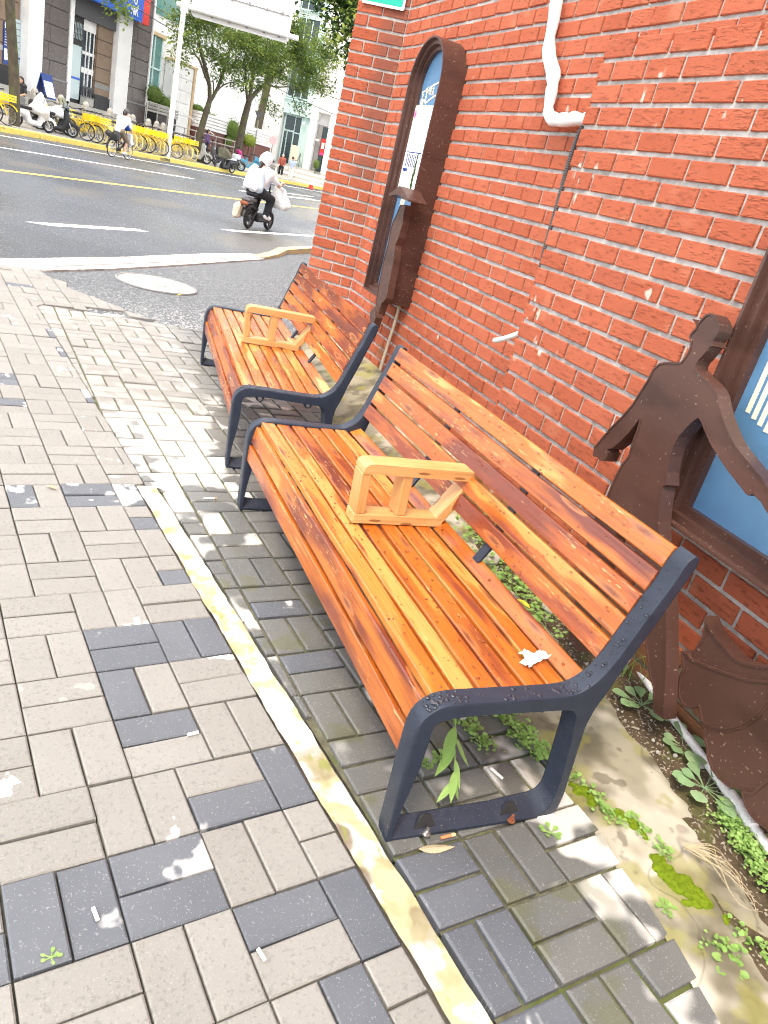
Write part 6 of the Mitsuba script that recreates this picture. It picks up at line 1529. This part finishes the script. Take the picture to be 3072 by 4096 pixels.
def person(label, M, J, cloth, hair='m_hair', helmet=None, group=None, hair_long=0.0, hr=0.105, cap=None):
    """J: joints in local metres: head (centre), face (direction), neck, chest, hip, and pairs sh, el, wr, hj, kn, an, toe"""
    k = thing('person', label, 'person', group)
    J = {a: np.array(b, float) for a, b in J.items()}
    H, f = J['head'], J['face'] / np.linalg.norm(J['face'])
    up = H - J['neck']; up /= np.linalg.norm(up)
    side = np.cross(up, f); side /= np.linalg.norm(side)
    B = [(H + up * 0.035, 0.088, H - up * 0.02 + f * 0.012, 0.080), (H - up * 0.02 + f * 0.012, 0.078, H - up * 0.085 + f * 0.030, 0.045), (H - up * 0.04, 0.060, J['neck'], 0.055), (J['neck'], 0.055, J['chest'], 0.10),
         (H + f * 0.085 - up * 0.005, 0.014, H + f * 0.108 - up * 0.032, 0.015)]
    for s in (-1, 1): B.append((H + side * 0.082 * s + up * 0.008, 0.016, H + side * 0.085 * s - up * 0.022, 0.012))
    B += [(J['sh1'], 0.085, J['sh2'], 0.085), (J['chest'], 0.13, J['hip'], 0.13), (J['sh1'], 0.07, J['hip'], 0.11), (J['sh2'], 0.07, J['hip'], 0.11), (J['hj1'], 0.10, J['hj2'], 0.10)]
    for s in '12':
        B += [(J['sh' + s], 0.052, J['el' + s], 0.040), (J['el' + s], 0.040, J['wr' + s], 0.028), (J['hj' + s], 0.085, J['kn' + s], 0.056), (J['kn' + s], 0.056, J['an' + s], 0.038), (J['an' + s], 0.036, J['toe' + s], 0.030)]
        hand(B, J['wr' + s], J['wr' + s] - J['el' + s], np.array([0, 0, 1.0]) + 0.2 * f, 1.0, 0.9)
    put('body', limbs(B, 0.022, 3), 'm_skin', k, smooth=True, M=M)
    for s in (-1, 1):
        e = H + f * 0.090 + side * 0.033 * s + up * 0.012
        put('eye', tm(trimesh.creation.icosphere(1, 0.010), mat4(e)), 'm_black', k, M=M)
    put('mouth', tm(trimesh.creation.icosphere(1, 0.012), mat4(H + f * 0.083 - up * 0.062) @ np.diag([1, 1, 0.4, 1])), 'm_rustshirt', k, M=M)
    hb = [(H + up * 0.045 - f * 0.012, 0.094, H - f * 0.030, 0.088), (H - f * 0.035, 0.085, H - f * 0.040 - up * 0.06, 0.070)]
    if hair_long: hb += [(H - f * 0.075, 0.05, H - f * 0.085 - up * (0.10 + hair_long), 0.030)]
    put('hair', limbs(hb, 0.03, 4), hair, k, smooth=True, M=M)
    if helmet:
        put('helmet', limbs([(H + up * 0.055, 0.125, H - f * 0.02 + up * 0.01, 0.128)], 0.04, 2), helmet, k, smooth=True, M=M)
        put('visor', limbs([(H + up * 0.03 + f * 0.10 + side * 0.07, 0.035, H + up * 0.03 + f * 0.10 - side * 0.07, 0.035)], 0.03, 2), 'm_darkgrey', k, smooth=True, M=M)
    if cap: put('cap', limbs([(H + up * 0.07, 0.098, H + up * 0.05 - f * 0.01, 0.10), (H + up * 0.05 + f * 0.06, 0.05, H + up * 0.045 + f * 0.14, 0.03)], 0.03, 3), cap, k, smooth=True, M=M)
    m1, slv = cloth['top']
    B = [(J['sh1'], 0.098, J['sh2'], 0.098), (J['chest'], 0.155, J['hip'], 0.145), (J['sh1'], 0.085, J['hip'], 0.125), (J['sh2'], 0.085, J['hip'], 0.125), (J['hj1'], 0.112, J['hj2'], 0.112)]
    for s in '12':
        q = J['sh' + s] + (J['el' + s] - J['sh' + s]) * min(1, slv)
        B.append((J['sh' + s], 0.078, q, 0.062))
        if slv > 1: B.append((J['el' + s], 0.06, J['wr' + s], 0.045))
    t = limbs(B, 0.035, 5)
    t.vertices += t.vertex_normals * (0.016 * (meshkit.fbm(t.vertices * 11, 3, 2)[:, None] - 0.5))
    put('shirt', t, m1, k, smooth=True, M=M)
    m2, leg = cloth['legs']
    B = [(J['hj1'], 0.118, J['hj2'], 0.118)]
    for s in '12':
        B.append((J['hj' + s], 0.108, J['kn' + s], 0.080 if leg > 0.5 else 0.095))
        if leg > 0.6: B.append((J['kn' + s], 0.080, J['kn' + s] + (J['an' + s] - J['kn' + s]) * leg, 0.066))
    t = limbs(B, 0.035, 5)
    t.vertices += t.vertex_normals * (0.014 * (meshkit.fbm(t.vertices * 12, 3, 7)[:, None] - 0.5))
    put('trousers', t, m2, k, smooth=True, M=M)
    for s in '12':
        a, b = J['an' + s], J['toe' + s]
        put('shoe', limbs([(a - [0, 0, 0.02], 0.048, b, 0.038), (a - [0, 0, 0.03] - (b - a) * 0.25, 0.04, a, 0.04)], 0.03, 3), cloth['shoes'], k, smooth=True, M=M)
    return k

# the rider on the small electric bicycle, moving away to the right
RM_ = mat4((3.27, 15.75, -0.02), math.radians(90 - 40.3))
eb = thing('electric_bicycle', 'small black electric bicycle ridden along the road', 'electric bicycle')
ETY, _ = wheel_mesh(0.19, 0.035)
EMG = cat([tube([(0, -0.05, 0), (0, 0.05, 0)], 0.06, 12), ring_tube(0.125, 0.012, 20, 5)] + [rod((0, 0, 0), (0.125 * math.cos(a), 0, 0.125 * math.sin(a)), 0.012, 5) for a in np.linspace(0, 2 * np.pi, 5, endpoint=False)])
for x in (0, 0.85):
    w = put('wheel', ETY, 'm_rubber', eb, smooth=40, M=RM_ @ mat4((x, 0, 0.19)))
    put('rim', EMG, 'm_darkgrey', w, M=RM_ @ mat4((x, 0, 0.19)))
put('frame', cat([rod((0, 0.07, 0.19), (0.22, 0.05, 0.40), 0.02), rod((0, -0.07, 0.19), (0.22, -0.05, 0.40), 0.02), rod((0.22, 0, 0.28), (0.12, 0, 0.68), 0.028), rod((0.22, 0, 0.28), (0.60, 0, 0.26), 0.05), rod((0.60, 0, 0.26), (0.70, 0, 0.75), 0.03), rod((0.70, 0, 0.6), (0.66, 0, 0.98), 0.02), rod((0.72, 0.06, 0.5), (0.85, 0.06, 0.19), 0.018), rod((0.72, -0.06, 0.5), (0.85, -0.06, 0.19), 0.018), rod((-0.16, 0, 0.50), (0.15, 0, 0.52), 0.02)]), 'm_black', eb, smooth=40, M=RM_)
put('battery', box(0.20, 0.58, -0.10, 0.10, 0.15, 0.29, 0.03), 'm_black', eb, M=RM_)
put('seat', blob([((0.0, 0.09, 0.66), 0.05), ((0.0, -0.09, 0.66), 0.05), ((0.26, 0.03, 0.66), 0.035), ((0.26, -0.03, 0.66), 0.035)]), 'm_black', eb, smooth=40, M=RM_)
put('rear_seat', blob([((-0.22, 0.07, 0.54), 0.035), ((-0.22, -0.07, 0.54), 0.035), ((0.02, 0.07, 0.55), 0.035), ((0.02, -0.07, 0.55), 0.035)]), 'm_darkgrey', eb, smooth=40, M=RM_)
put('tail_light', blob([((-0.27, 0.05, 0.47), 0.04), ((-0.27, -0.05, 0.47), 0.04)]), 'm_rust', eb, smooth=40, M=RM_)
put('mudguard', tube([(0.245 * math.cos(a), 0, 0.19 + 0.245 * math.sin(a)) for a in np.linspace(0.6, 3.0, 10)], 0.05, 8), 'm_black', eb, smooth=40, M=RM_)
put('handlebar', tube(spline([(0.52, -0.30, 0.95), (0.66, -0.15, 0.99), (0.66, 0.15, 0.99), (0.52, 0.30, 0.95)], 12), 0.018, 7), 'm_black', eb, smooth=40, M=RM_)
put('rear_bag', drape([((-0.30, 0.14, 0.30), 0.07), ((-0.12, 0.16, 0.30), 0.07), ((-0.30, 0.14, 0.14), 0.06), ((-0.12, 0.16, 0.14), 0.06)], 3), 'm_cream', eb, smooth=True, M=RM_ @ mat4((-0.02, -0.02, 0.08)))
rider = person('rider in a white helmet, white shirt and black trousers on the electric bicycle', RM_,
    dict(head=(0.34, 0, 1.30), face=(1, -0.35, -0.08), neck=(0.26, 0, 1.15), chest=(0.22, 0, 1.0), hip=(0.10, 0, 0.74), sh1=(0.25, 0.19, 1.08), sh2=(0.25, -0.19, 1.08), el1=(0.42, 0.30, 0.90), el2=(0.44, -0.32, 0.90), wr1=(0.58, 0.28, 0.96), wr2=(0.60, -0.28, 0.96),
         hj1=(0.12, 0.10, 0.72), hj2=(0.12, -0.10, 0.72), kn1=(0.52, 0.14, 0.66), kn2=(0.54, -0.15, 0.62), an1=(0.42, 0.15, 0.30), an2=(0.38, -0.16, 0.30), toe1=(0.58, 0.15, 0.26), toe2=(0.54, -0.17, 0.25)),
    dict(top=('m_shirt_white', 0.75), legs=('m_trousers_black', 0.95), shoes='m_white'), helmet='m_white_gloss', hair_long=0.12)
bp = thing('backpack', 'pale blue backpack on the back of the rider', 'backpack')
put('pack', drape([((0.04, 0.11, 1.06), 0.07), ((0.04, -0.11, 1.06), 0.07), ((-0.02, 0.13, 0.80), 0.08), ((-0.02, -0.13, 0.80), 0.08)], 9), 'm_pack', bp, smooth=True, M=RM_)
put('pocket', drape([((-0.11, 0.09, 0.90), 0.04), ((-0.11, -0.09, 0.90), 0.04), ((-0.13, 0.10, 0.78), 0.05), ((-0.13, -0.10, 0.78), 0.05)], 4), 'm_white', bp, smooth=True, M=RM_)
for s in (-1, 1): put('strap', tube(spline([(0.05, 0.12 * s, 1.10), (0.22, 0.15 * s, 1.19), (0.38, 0.15 * s, 1.05), (0.34, 0.15 * s, 0.85), (0.1, 0.15 * s, 0.78)], 14), 0.018, 6), 'm_pack', bp, smooth=40, M=RM_)
cb = thing('carrier_bag', 'white carrier bag hanging from the handlebar of the electric bicycle', 'bag')
put('bag', drape([((0.74, -0.30, 0.84), 0.05), ((0.74, -0.10, 0.84), 0.05), ((0.70, -0.34, 0.55), 0.08), ((0.86, -0.34, 0.55), 0.08), ((0.72, -0.12, 0.55), 0.07), ((0.86, -0.12, 0.55), 0.07)], 6), 'm_white', cb, smooth=True, M=RM_)
# the cyclist in the far lane
CM = KM(3.16, -2.5, -0.02, 0.0)
ck = place('bicycle', 'black city bicycle ridden past the parked yellow bicycles', 'bicycle', bike_parts('m_black', 'm_black', basket=False), CM)
person('cyclist in a white shirt, khaki shorts and dark cap on the black city bicycle', CM,
    dict(head=(0.20, 0, 1.56), face=(1, -0.1, -0.15), neck=(0.12, 0, 1.42), chest=(0.06, 0, 1.27), hip=(-0.17, 0, 0.95), sh1=(0.10, 0.19, 1.35), sh2=(0.10, -0.19, 1.35), el1=(0.20, 0.26, 1.12), el2=(0.20, -0.26, 1.12), wr1=(0.20, 0.27, 1.06), wr2=(0.22, -0.27, 1.04),
         hj1=(-0.14, 0.10, 0.93), hj2=(-0.14, -0.10, 0.93), kn1=(0.20, 0.12, 0.78), kn2=(0.22, -0.13, 0.62), an1=(-0.02, 0.13, 0.46), an2=(0.02, -0.15, 0.24), toe1=(0.14, 0.13, 0.42), toe2=(0.18, -0.16, 0.22)),
    dict(top=('m_shirt_white', 1.0), legs=('m_khaki', 0.0), shoes='m_white'), cap='m_darkgrey')
q = thing('pannier_bag', 'black bag strapped on the rear rack of the city bicycle', 'bag')
put('bag', drape([((-0.62, 0.16, 0.78), 0.08), ((-0.62, -0.16, 0.78), 0.08), ((-0.34, 0.16, 0.74), 0.08), ((-0.34, -0.16, 0.74), 0.08), ((-0.6, -0.18, 0.62), 0.07)], 2), 'm_black', q, smooth=True, M=CM)
q = thing('carrier_bag', 'white bag hanging at the front of the city bicycle', 'bag')
put('bag', drape([((0.42, -0.14, 0.85), 0.07), ((0.42, 0.12, 0.85), 0.07), ((0.42, -0.16, 0.60), 0.10), ((0.48, 0.12, 0.60), 0.10)], 8), 'm_white', q, smooth=True, M=CM)
q = thing('blue_bag', 'blue and white bag held before the chest of the cyclist', 'bag')
put('bag', drape([((0.34, -0.12, 1.16), 0.06), ((0.34, 0.10, 1.16), 0.06), ((0.34, -0.12, 1.03), 0.06), ((0.34, 0.10, 1.03), 0.06)], 12), 'm_blue', q, smooth=True, M=CM)
def standing(h, stride=0.10, bend=0.0, hands=0.0):
    s = h / 1.7
    J = dict(head=(0.02, 0, 1.58), face=(1, 0, 0), neck=(0, 0, 1.45), chest=(0, 0, 1.27), hip=(0, 0, 0.95), sh1=(0, 0.19, 1.38), sh2=(0, -0.19, 1.38), el1=(-0.02, 0.25, 1.10), el2=(0.0, -0.25, 1.10), wr1=(0.10 + hands, 0.24 - hands * .5, 0.88 + hands * .6), wr2=(0.08 + hands, -0.24 + hands * .5, 0.88 + hands * .6),
             hj1=(0, 0.10, 0.90), hj2=(0, -0.10, 0.90), kn1=(stride * .6 + 0.02, 0.11, 0.49), kn2=(-stride * .3, -0.11, 0.49), an1=(stride, 0.11, 0.085), an2=(-stride, -0.11, 0.085), toe1=(stride + 0.15, 0.12, 0.035), toe2=(-stride + 0.14, -0.12, 0.035))
    return {a: (np.array(b) * s if a != 'face' else b) for a, b in J.items()}
person('woman with a dark ponytail and black top standing behind the scooters', KM(4.85, 3.1, 0.24, math.radians(165)), standing(1.62, 0.02, 0, 0.15), dict(top=('m_black', 0.8), legs=('m_grey', 0.95), shoes='m_white'), hair_long=0.16)
person('white haired walker in a rust red shirt and black trousers before the steps', KM(33.7, 3.5, 0.05, math.radians(200)), standing(1.63, 0.10, 0, 0.12), dict(top=('m_rustshirt', 1.3), legs=('m_trousers_black', 0.95), shoes='m_white'), hair='m_hair_white')
person('walker in a pale blue shirt, pale trousers and dark cap before the steps', KM(32.7, 2.3, 0.04, math.radians(195)), standing(1.62, 0.14, 0, 0.05), dict(top=('m_shirt_blue', 0.9), legs=('m_white', 0.95), shoes='m_white'), cap='m_black')
person('person in a purple jacket standing among the scooters by the railing', KM(20.9, 3.2, 0.24, math.radians(-60)), standing(1.66, 0.04, 0, 0.1), dict(top=('m_purple', 1.3), legs=('m_trousers_black', 0.95), shoes='m_black'))
